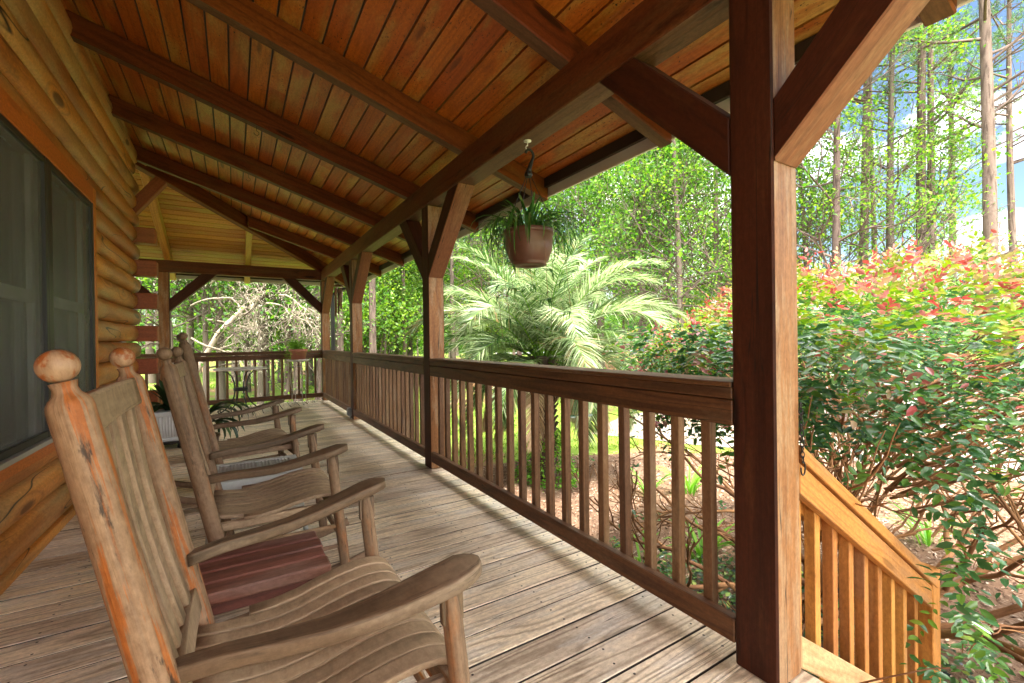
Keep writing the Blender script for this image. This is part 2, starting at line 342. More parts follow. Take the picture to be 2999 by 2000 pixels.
MT['orange'] = wood('worn orange finish', (.25, .150, .085), (.075, .040, .022), c3=(.30, .088, .014), c3a=.95, c3t=(.51, .58), rings=8, ring_a=.35, fib=.7, knots=0, var=.06, rough=.6, bump=.7, c3s=(3, 60), stain=.9, sts=(11, 55))
MT['ballo'] = wood('worn orange ball', (.33, .20, .12), (.26, .16, .09), c3=(.25, .066, .010), c3a=.95, c3t=(.42, .50), rings=6, ring_a=.35, fib=.3, knots=0, var=.06, rough=.5, c3s=(26, 26), stain=.5, sts=(30, 30))
MT['redtab'] = wood('dark red stained table', (.15, .052, .038), (.05, .017, .013), c3=(.22, .13, .105), c3a=.45, rings=8, ring_a=.5, fib=.5, knots=.5, var=.25, rough=.6, bump=.5, stain=.6, sts=(5, 30))
MT['bark'] = wood('pine bark', (.135, .098, .084), (.04, .028, .024), rings=6, ring_a=.7, fib=1., knots=0, var=.2, rough=.9, bump=1, spec=.1, vs=3, c3=(.17, .13, .11), c3a=.6, c3s=(4, 8))
MT['barkl'] = wood('pale bark', (.12, .095, .078), (.042, .032, .026), rings=4, ring_a=.4, fib=.7, knots=0, var=.2, rough=.9, bump=.6, spec=.1, vs=2)
MT['twig'] = wood('shrub branch', (.26, .13, .062), (.12, .055, .026), rings=4, ring_a=.3, fib=.6, knots=0, var=.3, rough=.8, spec=.2)
MT['dead'] = wood('dead pale limb', (.33, .28, .22), (.18, .14, .11), rings=4, ring_a=.3, fib=.6, knots=0, var=.2, rough=.9, spec=.1)
MT['white'] = plain('white plastic', (.72, .72, .70), .4, nz=.12, sc=12)
MT['woven'] = plain('grey white woven plastic', (.42, .41, .38), .55, nz=.3, sc=30)
MT['fascia'] = plain('white fascia', (.66, .63, .60), .5, nz=.08, sc=4)
MT['dark'] = plain('dark metal', (.018, .016, .015), .5, .3, nz=.2)
MT['darkwood'] = plain('dark sub fascia', (.035, .02, .012), .8, nz=.3, sc=12)
MT['frame'] = plain('bronze window frame', (.030, .026, .022), .45, .2, nz=.1)
MT['wire'] = plain('aged metal wire', (.42, .38, .32), .5, .3)
MT['beige'] = plain('stone table top', (.56, .50, .45), .6, nz=.15)
MT['gapside'] = plain('dark board edges', (.035, .026, .018), .9, nz=.2)  # near-black board sides, so the seams between boards read dark
MT['terra'] = plain('terracotta', (.36, .13, .075), .75, nz=.2, sc=14)
MT['bpot'] = plain('brown plastic pot', (.125, .05, .032), .42, nz=.3, sc=9)
MT['grey'] = plain('grey plastic', (.24, .25, .26), .5)
MT['soil'] = plain('potting soil', (.03, .02, .013), .95, nz=.4)
MT['nail'] = plain('nail heads', (.05, .04, .035), .6, .4)
MT['strap'] = plain('galvanised strap', (.48, .53, .58), .45, .5, nz=.3, sc=40)
MT['curtain'] = plain('sheer curtain', (.50, .50, .47), .9, nz=.05)
MT['room'] = plain('dark room', (.02, .018, .016), .9)
MT['shingle'] = plain('roof shingle', (.10, .09, .085), .9, nz=.4, sc=20)
# glass + insect screen
def screenmat():
    m, t = newmat('insect screen'); N = NT(t); tc = N.n('TexCoord')
    b = N.n('BsdfPrincipled'); b.inputs['Base Color'].default_value = (.14, .135, .125, 1); b.inputs['Roughness'].default_value = .5; b.inputs['Specular IOR Level'].default_value = .6
    tr = N.n('BsdfTransparent'); mx = N.n('MixShader'); f = N.noise(tc.outputs['Object'], 3, 3, .5)
    N.l(N.rmp(f, .3, .7, .46, .56, False), mx.inputs[0]); N.l(tr.outputs[0], mx.inputs[1]); N.l(b.outputs[0], mx.inputs[2])
    o = N.n('OutputMaterial'); N.l(mx.outputs[0], o.inputs[0]); return m
MT['screen'] = screenmat()
def glassmat():
    m, t = newmat('window glass'); N = NT(t)
    g = N.n('BsdfGlossy'); g.inputs['Roughness'].default_value = .03; g.inputs['Color'].default_value = (.9, .95, .95, 1)
    tr = N.n('BsdfTransparent'); tr.inputs['Color'].default_value = (.75, .8, .8, 1); mx = N.n('MixShader'); lw = N.n('LayerWeight'); lw.inputs[0].default_value = .25
    N.l(N.m('ADD', N.m('MULTIPLY', lw.outputs['Fresnel'], .8), .08, clamp=True), mx.inputs[0]); N.l(tr.outputs[0], mx.inputs[1]); N.l(g.outputs[0], mx.inputs[2])
    o = N.n('OutputMaterial'); N.l(mx.outputs[0], o.inputs[0]); return m
MT['glass'] = glassmat()
MT['bush'] = leafmat('shrub leaves', [(0, (.030, .085, .035)), (.25, (.055, .145, .045)), (.42, (.11, .22, .03)), (.60, (.20, .26, .035)), (.76, (.32, .21, .12)), (.88, (.37, .15, .14)), (1, (.33, .075, .07))], trans=.30, rough=.24, gloss=.6, clump=.15, csc=2)
MT['broad'] = leafmat('broad leaves', [(0, (.028, .08, .015)), (.5, (.07, .165, .026)), (1, (.16, .27, .045))], trans=.5, clump=.4, csc=.45)
MT['broad2'] = leafmat('bright leaves', [(0, (.045, .12, .02)), (.5, (.10, .20, .033)), (1, (.22, .32, .05))], trans=.5, clump=.35, csc=.45)
MT['needle'] = leafmat('pine needles', [(0, (.045, .10, .03)), (.6, (.10, .19, .055)), (1, (.20, .29, .09))], trans=.35, clump=.3)
MT['palm'] = leafmat('palm leaflets', [(0, (.04, .09, .022)), (.28, (.15, .22, .08)), (.6, (.31, .38, .20)), (.9, (.46, .50, .33)), (1, (.40, .31, .17))], trans=.35, rough=.45, gloss=.35, clump=.15)
MT['deadpalm'] = leafmat('dead fronds', [(0, (.34, .22, .12)), (1, (.55, .44, .30))], trans=.3, clump=.2)
MT['moss'] = leafmat('grey moss and dry leaves', [(0, (.28, .27, .20)), (1, (.55, .50, .40))], trans=.4, clump=.2)
MT['grass'] = leafmat('grass', [(0, (.08, .17, .02)), (.6, (.18, .28, .035)), (1, (.30, .34, .08))], trans=.4, clump=.3, csc=.5)
MT['iris'] = leafmat('iris blades', [(0, (.08, .24, .03)), (1, (.26, .46, .08))], trans=.4, clump=0)
MT['vine'] = leafmat('vine leaves', [(0, (.05, .17, .02)), (.6, (.16, .36, .04)), (1, (.30, .48, .07))], trans=.4, clump=.2)
MT['gcover'] = leafmat('ground cover leaves', [(0, (.035, .04, .045)), (.45, (.05, .12, .035)), (.8, (.12, .24, .05)), (1, (.34, .40, .09))], trans=.3, clump=.2, gloss=.5)
MT['hang'] = leafmat('strap leaves', [(0, (.025, .085, .015)), (.7, (.06, .16, .03)), (1, (.18, .28, .09))], trans=.35, gloss=.4, clump=0)
MT['fern'] = leafmat('fern leaves', [(0, (.10, .26, .02)), (1, (.26, .44, .06))], trans=.45, clump=.2)
MT['darkleaf'] = leafmat('dark plant leaves', [(0, (.008, .022, .010)), (.8, (.022, .06, .02)), (1, (.12, .18, .05))], trans=.2, gloss=.5, clump=0)
MT['chip'] = leafmat('mulch chips', [(0, (.05, .025, .016)), (.4, (.17, .10, .065)), (.75, (.33, .225, .155)), (1, (.46, .37, .29))], trans=.0, rough=.9, gloss=.1, clump=.2, csc=1.2)
def groundmat():
    m, t = newmat('ground'); N = NT(t); tc = N.n('TexCoord'); ob = tc.outputs['Object']
    a = N.noise(ob, .16, 5, .6); b_ = N.noise(ob, 9, 5, .7); c_ = N.noise(ob, 1.3, 4, .6)
    lawn = N.mix(b_, (.19, .26, .04), (.09, .15, .022))
    straw = N.mix(b_, (.27, .16, .09), (.14, .075, .04))
    col = N.mix(N.rmp(N.m('ADD', a, N.m('MULTIPLY', N.m('SUBTRACT', c_, .5), .35)), .50, .60), lawn, straw)
    b = N.n('BsdfPrincipled'); N.l(col, b.inputs['Base Color']); b.inputs['Roughness'].default_value = .95; b.inputs['Specular IOR Level'].default_value = .1
    q = N.n('Bump'); q.inputs['Distance'].default_value = .03; N.l(b_, q.inputs['Height']); N.l(q.outputs[0], b.inputs['Normal'])
    o = N.n('OutputMaterial'); N.l(b.outputs[0], o.inputs[0]); return m
MT['ground'] = groundmat()
def speckmat(name, cs, sc=60, big=2., bump=.6):
    m, t = newmat(name); N = NT(t); tc = N.n('TexCoord'); ob = tc.outputs['Object']
    a = N.noise(ob, sc, 5, .7); c_ = N.noise(ob, big, 4, .6)
    col = N.mix(N.rmp(a, .3, .7), cs[0], cs[1]); col = N.mix(N.rmp(c_, .45, .62), col, cs[2])
    b = N.n('BsdfPrincipled'); N.l(col, b.inputs['Base Color']); b.inputs['Roughness'].default_value = .95; b.inputs['Specular IOR Level'].default_value = .1
    q = N.n('Bump'); q.inputs['Strength'].default_value = bump; q.inputs['Distance'].default_value = .02; N.l(a, q.inputs['Height']); N.l(q.outputs[0], b.inputs['Normal'])
    o = N.n('OutputMaterial'); N.l(b.outputs[0], o.inputs[0]); return m
MT['mulch'] = speckmat('mulch', ((.26, .165, .11), (.09, .05, .032), (.18, .105, .065)), 45, 1.1)
MT['sand'] = speckmat('sandy drive', ((.27, .235, .20), (.20, .17, .14), (.24, .18, .13)), 30, .8)
MT['straw'] = speckmat('pine straw', ((.36, .20, .11), (.20, .10, .055), (.30, .16, .08)), 25, .6)
MT['asph'] = speckmat('road', ((.34, .34, .34), (.28, .28, .28), (.32, .31, .30)), 10, .3)

GZ = -.95
XR, YE = 1.378, 8.826           # inner faces of the side and end porch frames
PW = .139                       # post size
SL = .315                       # roof slope
def zb(x): return 2.392+SL*(XR-x)      # underside of rafters, side slope
def zbe(y): return 2.392+SL*(YE-y)     # underside, end slope
RH = .160
HX, HY = -.90, 6.55             # house corner

#===STRUCT===
# ------------------------------------------------------------------ ground and paths
mb = MB(); n = 60
g0 = 450
xs = [math.copysign(abs(t)**2.2, t)*g0 for t in np.linspace(-1, 1, n)]
for j in range(n):
    for i in range(n):
        x, y = xs[i]+4, xs[j]+4
        d = math.hypot(x-2, y-4)
        h = 0 if d < 7 else .12*math.sin(x*.13+1)*math.cos(y*.11)*min(1, (d-7)/15)
        mb.v.append(Vector((x, y, GZ+h)))
for j in range(n-1):
    for i in range(n-1):
        a = j*n+i; mb.face([a, a+1, a+n+1, a+n], [(0, 0)]*4, .5, 0, True)
tag(mb.build('ground', MT['ground']), kind='structure')
def sheet(name, mat, pts, z):
    mb = MB(); b = len(mb.v); c = Vector((sum(p[0] for p in pts)/len(pts), sum(p[1] for p in pts)/len(pts), z))
    # wobbly outline
    outl = []
    for i in range(len(pts)):
        p, q = Vector((*pts[i], z)), Vector((*pts[(i+1) % len(pts)], z))
        for k in range(8):
            t = k/8; w = p.lerp(q, t); w += Vector((rng.uniform(-1, 1), rng.uniform(-1, 1), 0))*.02*(q-p).length; outl.append(w)
    mb.v.append(c); mb.v += outl; m = len(outl)
    for k in range(m): mb.face([0, 1+k, 1+(k+1) % m], [(0, 0)]*3)
    return tag(mb.build(name, mat), kind='structure')
sheet('mulch_bed', MT['mulch'], [(1.2, -6), (9, -6), (10, 0), (8.0, 4.0), (6.2, 5.4), (4.6, 6.2), (3.0, 6.4), (1.6, 6.0), (1.0, 3)], GZ+.006)
sheet('driveway', MT['sand'], [(9, 1.5), (30, 1), (60, 8), (60, 14), (28, 9.5), (13, 8.6), (8.6, 8.4), (6.4, 7.2), (7.6, 4.8)], GZ+.012)
sheet('pine_straw_bed', MT['straw'], [(9, 13), (16, 12), (26, 17), (30, 27), (20, 33), (12, 26), (8, 18)], GZ+.125)
sheet('road', MT['asph'], [(30, 52), (120, 18), (122, 22), (32, 57)], GZ+.14)

# ------------------------------------------------------------------ deck floor
mb = MB(); Y = -2.2; k = 0
while Y < YE+PW-.02:
    y1 = min(Y+.133, YE+PW)
    ym = (Y+y1)/2
    # mitre against the lengthwise boards of the far corner
    x0 = -.93 if ym < HY-.1 else (-.93+(ym-(HY-.1)))
    if x0 < XR+PW-.05:
        z = rng.uniform(-.0015, .0015)
        mb.box(x0, XR+PW+.02, Y, y1, -.036+z, z, 'x', mis=2)
        for xx in (-.62, -.2, .22, .64, 1.06, 1.43):
            if xx > x0+.05:
                for dy in (.03, .105): mb.disc((xx+rng.uniform(-.012, .012), Y+dy+rng.uniform(-.006, .006), z+.0012), .0048, 6, 1)
    Y += .1412; k += 1
X = -4.0
while X < XR:
    x1 = X+.133; xm = (X+x1)/2
    y0 = HY-.1+max(0, xm+.93)
    if y0 < YE+PW-.05: mb.box(X, x1, y0, YE+PW+.02, -.036, rng.uniform(-.0015, .0015), 'y', mis=2)
    X += .1412
mb.build('deck_floor', [MT['deck'], MT['nail'], MT['gapside']], bevel=.0025)
tag(bpy.data.objects['deck_floor'], kind='structure')
mb = MB()
mb.box(XR+PW-.02, XR+PW+.018, -2.2, YE+PW, -.25, -.03, 'y'); mb.box(-4, XR+PW, YE+PW-.02, YE+PW+.018, -.25, -.03, 'x')
for xx in (-.7, .4, 1.45):
    for yy in (-2, 0, 3, 6, 8.8): mb.box(xx-.06, xx+.06, yy-.06, yy+.06, GZ-.1, -.25, 'z')
for yy in np.arange(-2.2, 8.9, .6): mb.box(-.9, 1.48, yy, yy+.04, -.22, -.038, 'x', mi=0)
tag(mb.build('deck_framing', MT['rail']), kind='structure')

# ------------------------------------------------------------------ log house wall
house = empty('log_house', (HX, HY, GZ), 'log cabin wall of rounded golden logs with square log ends at the far corner', 'house')
CH = .1785; WY0, WY1, WZ0, WZ1 = 1.20, 4.39, .545, 2.12
def dlog(mb, y0, y1, z, x_out=-.872, x_in=-.952, x_back=-1.06):
    n = 9; b = len(mb.v); ou, ov = rng.random()*40, rng.random()*40; r = rng.random()
    segs = max(1, int((y1-y0)/.35)); prof = []
    for k in range(n):
        a = math.pi*(k/(n-1)-.5); prof.append((x_in+(x_out-x_in)*math.cos(a)**.75 if abs(a) < 1.56 else x_in, z+CH/2+math.sin(a)*CH/2*.985))
    ph = rng.random()*6
    for j in range(segs+1):
        y = y0+(y1-y0)*j/segs; w = .003*math.sin(y*1.7+ph)
        for k, (x, zz) in enumerate(prof): mb.v.append(Vector((x+w, y, zz+w*.5)))
    for j in range(segs):
        for k in range(n-1):
            u0, u1 = ou+(y1-y0)*j/segs, ou+(y1-y0)*(j+1)/segs
            mb.face([b+j*n+k, b+(j+1)*n+k, b+(j+1)*n+k+1, b+j*n+k+1], [(u0, ov+.024*k), (u1, ov+.024*k), (u1, ov+.024*(k+1)), (u0, ov+.024*(k+1))], r, 0, True)
    for j, rev in ((0, 1), (segs, 0)):
        y = y0+(y1-y0)*j/segs; c = len(mb.v); mb.v += [Vector((x_back, y, z)), Vector((x_back, y, z+CH))]
        ids = [c]+[b+j*n+k for k in range(n)]+[c+1]
        mb.face(ids if rev else ids[::-1], [(ou, ov+.02*q) for q in range(len(ids))], r*.7)
mb = MB(); me2 = MB(); z = .029-6*CH; k = 0
while z < 3.25:
    full = (k % 2 == 1)      # courses that run past the corner
    isB = (k % 2 == 0)
    yend = 6.43 if full else 6.262
    if z+CH > WZ0+.03 and z < WZ1-.02:
        dlog(mb, -2.2, WY0, z); dlog(mb, WY1, yend, z)
    else: dlog(mb, -2.2, yend, z)
    if isB and z < 2.3:
        e = MB(); e.box(-2.4, -.713+rng.uniform(-.004, .004), 6.25, 6.405, z+.004, z+CH-.004, 'x'); part(e, 'log_end', MT['redlog'], house, .010)
    z += CH; k += 1
part(mb, 'log_wall', MT['log'], house)
mb = MB(); mb.box(-4.5, -1.07, 6.26, 6.40, GZ, 3.3, 'x')
mb.box(-1.10, -1.055, -2.2, WY0+.02, GZ, 3.3, 'y'); mb.box(-1.10, -1.055, WY1-.02, 6.3, GZ, 3.3, 'y'); mb.box(-1.10, -1.055, WY0, WY1, GZ, WZ0, 'y'); mb.box(-1.10, -1.055, WY0, WY1, WZ1, 3.3, 'y')
part(mb, 'inner_wall', MT['redlog'], house)
mb = MB(); mb.box(-.905, -.862, -2.2, 6.26, .0, .055, 'y'); part(mb, 'base_trim', MT['log'], house, .004)
mb = MB(); mb.beam((-1.12, 6.32, 2.25), (-.655, 6.32, 2.90), .12, .115); part(mb, 'corner_brace', MT['redlog'], house, .008)
# windows (two double hung units in one casing; the third is out of view)
win = empty('window', (-.90, (WY0+WY1)/2, WZ0), None, None); win.parent = house; win.location = Vector((-.90, (WY0+WY1)/2, WZ0))-house.location
cs = .075
for nm, (a, b, c, d, ax) in {'a': (WY0, WY1, WZ1-.02, WZ1+cs+.02, 'y'), 'b': (WY0, WY1, WZ0-cs+.015, WZ0+.015, 'y'), 'c': (WY1-.02, WY1+.045, WZ0-cs+.015, WZ1+cs+.02, 'z')}.items():
    e = MB(); e.box(-.90, -.852+(.002 if nm == 'c' else 0), a, b, c, d, ax); part(e, 'window_casing', MT['casing'], win, .003)
e = MB(); e.box(-.96, -.835, WY0, WY1+.005, WZ0+.003, WZ0+.028, 'y'); part(e, 'sill', MT['wire'], win, .003)
W0 = WY1-.02
wins = [(3.47, W0-.01), (2.48, 3.43), (1.49, 2.44)]
for (a, b) in wins:
    e = MB(); fw = .035
    e.box(-.885, -.857, a, a+fw, WZ0+.03, WZ1-.02, 'z'); e.box(-.885, -.857, b-fw, b, WZ0+.03, WZ1-.02, 'z')
    e.box(-.883, -.859, a+fw, b-fw, WZ0+.03, WZ0+.03+fw, 'y'); e.box(-.883, -.859, a+fw, b-fw, WZ1-.02-fw, WZ1-.02, 'y')
    part(e, 'window_frame', MT['frame'], win, .002)
    e = MB(); e.box(-.873, -.871, a+fw, b-fw, WZ0+.06, WZ1-.05, 'z'); part(e, 'insect_screen', MT['screen'], win)
    e = MB(); e.box(-.93, -.905, a+fw, b-fw, 1.30, 1.365, 'y'); e.box(-.93, -.905, a+.02, a+.06, WZ0+.04, WZ1-.03, 'z'); e.box(-.93, -.905, b-.06, b-.02, WZ0+.04, WZ1-.03, 'z')
    part(e, 'sash_rail', MT['white'], win, .003)
    e = MB(); e.box(-.945, -.941, a+.05, b-.05, WZ0+.05, WZ1-.04, 'z'); part(e, 'glass_pane', MT['glass'], win)
    e = MB(); m = 60
    for q in range(m+1):
        y = a+.03+(b-a-.06)*q/m; x = -.985+.020*math.sin(q*1.15+math.sin(q*.31)*2)+.008*math.sin(q*2.7)
        e.v += [Vector((x, y, WZ0)), Vector((x, y, WZ1))]
        if q: c = len(e.v); e.face([c-4, c-2, c-1, c-3], [(0, 0)]*4, .5, 0, True)
    part(e, 'curtain', MT['curtain'], win)
e = MB(); e.box(-.883, -.853, W0-.012, W0, WZ0+.03, WZ1-.02, 'z'); e.box(-.895, -.856, 3.43, 3.47, WZ0+.03, WZ1-.02, 'z'); e.box(-.895, -.856, 2.44, 2.48, WZ0+.03, WZ1-.02, 'z'); e.box(-.9, -.856, WY0, 1.49, WZ0+.03, WZ1-.02, 'z')
part(e, 'mullion', MT['frame'], win, .002)
e = MB(); e.box(-4.4, -1.10, -2.2, 6.26, -.1, -.05, 'y'); e.box(-4.45, -4.4, -2.2, 6.26, GZ, 4.2, 'y'); e.box(-4.4, -1.0, -2.25, -2.2, GZ, 3.3, 'x'); e.box(-4.4, -1.10, -2.2, 6.26, 2.7, 2.75, 'y')
part(e, 'room_shell', MT['room'], house)

# ------------------------------------------------------------------ porch roof
roof = empty('porch_roof', (XR, YE, 2.2), 'stained plank porch roof on exposed rafters with a hip at the far corner', 'porch roof')
EV = 2.125
mb = MB(); x = EV; CW = .1185
def pc(x, y, z): return Vector((x, y, z))
cx_ = EV
while cx_ > -2.2:
    xa, xb = cx_, cx_-(CW-.0115)
    za, zc = zb(xa)+RH, zb(xb)+RH
    y1a, y1b = YE+(xa-XR), YE+(xb-XR)
    pts = []
    b = len(mb.v); th = .018; r = rng.random(); ou, ov = rng.random()*40, rng.random()*40
    # butt joints: break the course in a few pieces
    ys = [-2.3]+sorted([rng.uniform(-1.8, .5), rng.uniform(3.2, 8)] if rng.random() < .45 else [-2.25, -2.2])+[None]
    for q in range(3):
        ya = ys[q]; yb_a = y1a if ys[q+1] is None else ys[q+1]; yb_b = y1b if ys[q+1] is None else ys[q+1]
        b = len(mb.v); r = rng.random(); ou, ov = rng.random()*40, rng.random()*40
        mb.v += [pc(xa, ya, za), pc(xb, ya, zc), pc(xb, yb_b, zc), pc(xa, yb_a, za), pc(xa, ya, za+th), pc(xb, ya, zc+th), pc(xb, yb_b, zc+th), pc(xa, yb_a, za+th)]
        L = yb_a-ya
        mb.face([b, b+1, b+2, b+3], [(ou, ov), (ou, ov+CW), (ou+L, ov+CW), (ou+L, ov)], r)
        mb.face([b, b+3, b+7, b+4], [(ou, ov), (ou+L, ov), (ou+L, ov-th), (ou, ov-th)], r*.5)
        mb.face([b+1, b+5, b+6, b+2], [(ou, ov), (ou, ov-th), (ou+L, ov-th), (ou+L, ov)], r*.5)
    cx_ -= CW
part(mb, 'ceiling_boards', MT['ceil'], roof)
mb = MB(); cy_ = YE+(EV-XR)
while cy_ > HY-1.6:
    ya, yb = cy_, cy_-(CW-.014); za, zc = zbe(ya)+RH, zbe(yb)+RH; xa, xb = XR+(ya-YE), XR+(yb-YE); th = .018
    b = len(mb.v); r = rng.random(); ou, ov = rng.random()*40, rng.random()*40; x0 = -4.5
    mb.v += [pc(x0, ya, za), pc(xa, ya, za), pc(xb, yb, zc), pc(x0, yb, zc), pc(x0, ya, za+th), pc(xa, ya, za+th), pc(xb, yb, zc+th), pc(x0, yb, zc+th)]
    L = xa-x0
    mb.face([b, b+1, b+2, b+3][::-1], [(ou, ov), (ou+L, ov), (ou+L, ov+CW), (ou, ov+CW)][::-1], r)
    mb.face([b, b+1, b+5, b+4], [(ou, ov), (ou+L, ov), (ou+L, ov-th), (ou, ov-th)], r*.5)
    mb.face([b+3, b+2, b+6, b+7], [(ou, ov), (ou+L, ov), (ou+L, ov-th), (ou, ov-th)], r*.5)
    cy_ -= CW
part(mb, 'ceiling_boards', MT['ceil2'], roof)
# roof deck and shingles above the boards
mb = MB()
def slab(pts, t):
    b = len(mb.v); mb.v += [Vector(p) for p in pts]+[Vector(p)+Vector((0, 0, t)) for p in pts]; m = len(pts)
    mb.face([b+i for i in range(m)], [(0, 0)]*m); mb.face([b+m+i for i in range(m)][::-1], [(0, 0)]*m)
    for i in range(m): j = (i+1) % m; mb.face([b+i, b+j, b+m+j, b+m+i], [(0, 0)]*4)
o_ = RH+.0185; xr = -4.0; ye2 = YE+EV-XR; yr = YE+(xr-XR)
slab([(EV, -2.4, zb(EV)+o_), (EV, ye2, zb(EV)+o_), (xr, yr, zb(xr)+o_), (xr, -2.4, zb(xr)+o_)], .05)
slab([(EV-.001, ye2, zb(EV)+o_), (-9, ye2, zb(EV)+o_), (-9, yr, zb(xr)+o_), (xr, yr, zb(xr)+o_)], .05)
slab([(xr, -2.4, zb(xr)+o_), (xr, yr, zb(xr)+o_), (-9, yr, zb(EV)+o_), (-9, -2.4, zb(EV)+o_)], .05)
part(mb, 'shingle_roof', MT['shingle'], roof)
# rafters
RW = .085
for yn in [1.67+1.172*k for k in range(-3, 6)]:
    x_top = -1.0; 
    if yn > YE+(x_top-XR)-.1: x_top = XR-(YE-yn)+.12
    e = MB(); ym = yn+RW/2
    L0, L1 = 2.115, x_top
    b = len(e.v); r = rng.random(); ou, ov = rng.random()*40, rng.random()*40
    P = []
    for X_ in (L0, L1):
        for yy, dz in ((yn, 0), (yn+RW, 0), (yn+RW, RH-.001), (yn, RH-.001)): e.v.append(Vector((X_, yy, zb(X_)+dz)))
    L = (L0-L1)*1.05; vo = 0
    for qi, (idx, ww) in enumerate((((0, 1, 5, 4), RW), ((1, 2, 6, 5), RH), ((2, 3, 7, 6), RW), ((3, 0, 4, 7), RH))):
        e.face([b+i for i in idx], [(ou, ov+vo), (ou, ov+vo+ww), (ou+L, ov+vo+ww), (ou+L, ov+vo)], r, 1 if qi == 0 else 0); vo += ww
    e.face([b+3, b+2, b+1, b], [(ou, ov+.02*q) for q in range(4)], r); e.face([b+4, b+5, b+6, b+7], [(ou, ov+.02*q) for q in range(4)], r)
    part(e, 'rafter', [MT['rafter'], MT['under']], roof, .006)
for xn in [-.905+1.085*k for k in range(-3, 2)]:
    ytop = HY-.6 if xn < HX-.1 else YE+(xn-XR)-.0
    e = MB(); b = 0; r = rng.random(); ou, ov = rng.random()*40, rng.random()*40
    if xn < -.9 and xn > -1.2: pass
    for Y_ in (YE+.737, ytop-.05 if xn > HX-.2 else HY-.3):
        for xx, dz in ((xn, 0), (xn+RW, 0), (xn+RW, RH-.001), (xn, RH-.001)): e.v.append(Vector((xx, Y_, zbe(Y_)+dz)))
    vo = 0; L = 2.5
    for idx, ww in (((0, 1, 5, 4), RW), ((1, 2, 6, 5), RH), ((2, 3, 7, 6), RW), ((3, 0, 4, 7), RH)):
        e.face([b+i for i in idx][::-1], [(ou, ov+vo), (ou, ov+vo+ww), (ou+L, ov+vo+ww), (ou+L, ov+vo)][::-1], r); vo += ww
    e.face([b, b+1, b+2, b+3], [(ou, ov+.02*q) for q in range(4)], r); e.face([b+7, b+6, b+5, b+4], [(ou, ov+.02*q) for q in range(4)], r)
    part(e, 'rafter', MT['ceil2'], roof, .006)
# hip rafter
e = MB(); q = math.sqrt(.5)*RW*.55
for X_ in (EV-.03, -1.1):
    Y_ = YE+(X_-XR); zz = zb(X_)-.035
    for (dx, dy), dz in (((-q, q), 0), ((q, -q), 0), ((q, -q), RH+.028), ((-q, q), RH+.028)): e.v.append(Vector((X_+dx, Y_+dy, zz+dz)))
for idx, ww in (((0, 1, 5, 4), RW), ((1, 2, 6, 5), RH), ((2, 3, 7, 6), RW), ((3, 0, 4, 7), RH)):
    e.face(list(idx), [(0, 0), (0, ww), (4.5, ww), (4.5, 0)], .3)
e.face([3, 2, 1, 0], [(0, 0)]*4, .3); e.face([4, 5, 6, 7], [(0, 0)]*4, .3)
part(e, 'hip_rafter', MT['rafter'], roof, .006)
# beams
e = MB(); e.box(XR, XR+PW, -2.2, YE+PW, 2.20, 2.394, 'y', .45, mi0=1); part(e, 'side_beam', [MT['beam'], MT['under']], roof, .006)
e = MB(); e.box(-4.5, XR-.002, YE, YE+PW-.002, 2.205, 2.389, 'x', .35); part(e, 'end_beam', MT['beam'], roof, .006)
# soffit, sub fascia, white fascia, gutter
e = MB(); e.box(2.075, 2.10, -2.4, ye2-.03, 2.252, zb(2.09)+RH-.004, 'y'); e.box(-9, 2.07, ye2-.05, ye2-.025, 2.252, zb(2.09)+RH-.004, 'x'); part(e, 'sub_fascia', MT['darkwood'], roof)
e = MB(); e.box(2.118, 2.136, -2.4, ye2+.011, 2.190, zb(2.12)+RH+.03, 'y'); e.box(-9, 2.117, ye2-.009, ye2+.009, 2.192, zb(2.12)+RH+.03, 'x'); part(e, 'fascia_board', MT['fascia'], roof, .002)
# porch hooks on the rafters
def hookmesh(c, s=.035):
    e = MB(); c = Vector(c); pts = [c, c+Vector((0, 0, -s*.5))]
    for k in range(9):
        a = math.pi*.5-k*math.pi*1.5/8; pts.append(c+Vector((s*.5*math.cos(a), 0, -s-.5*s+s*.5*math.sin(a)+s*.0)))
    e.tube(pts, .0022, 6); return e
for (x, y, lb) in ((.175, 4.05, 'small dark screw hook under the rafter nearer the camera'), (.15, 5.26, 'small dark screw hook under the rafter farther from the camera')):
    e = hookmesh((x, y, zb(x))); o = e.build('ceiling_hook', MT['dark'], loc=(x, y, zb(x))); tag(o, lb, 'hook', 'screw hooks under the rafters')

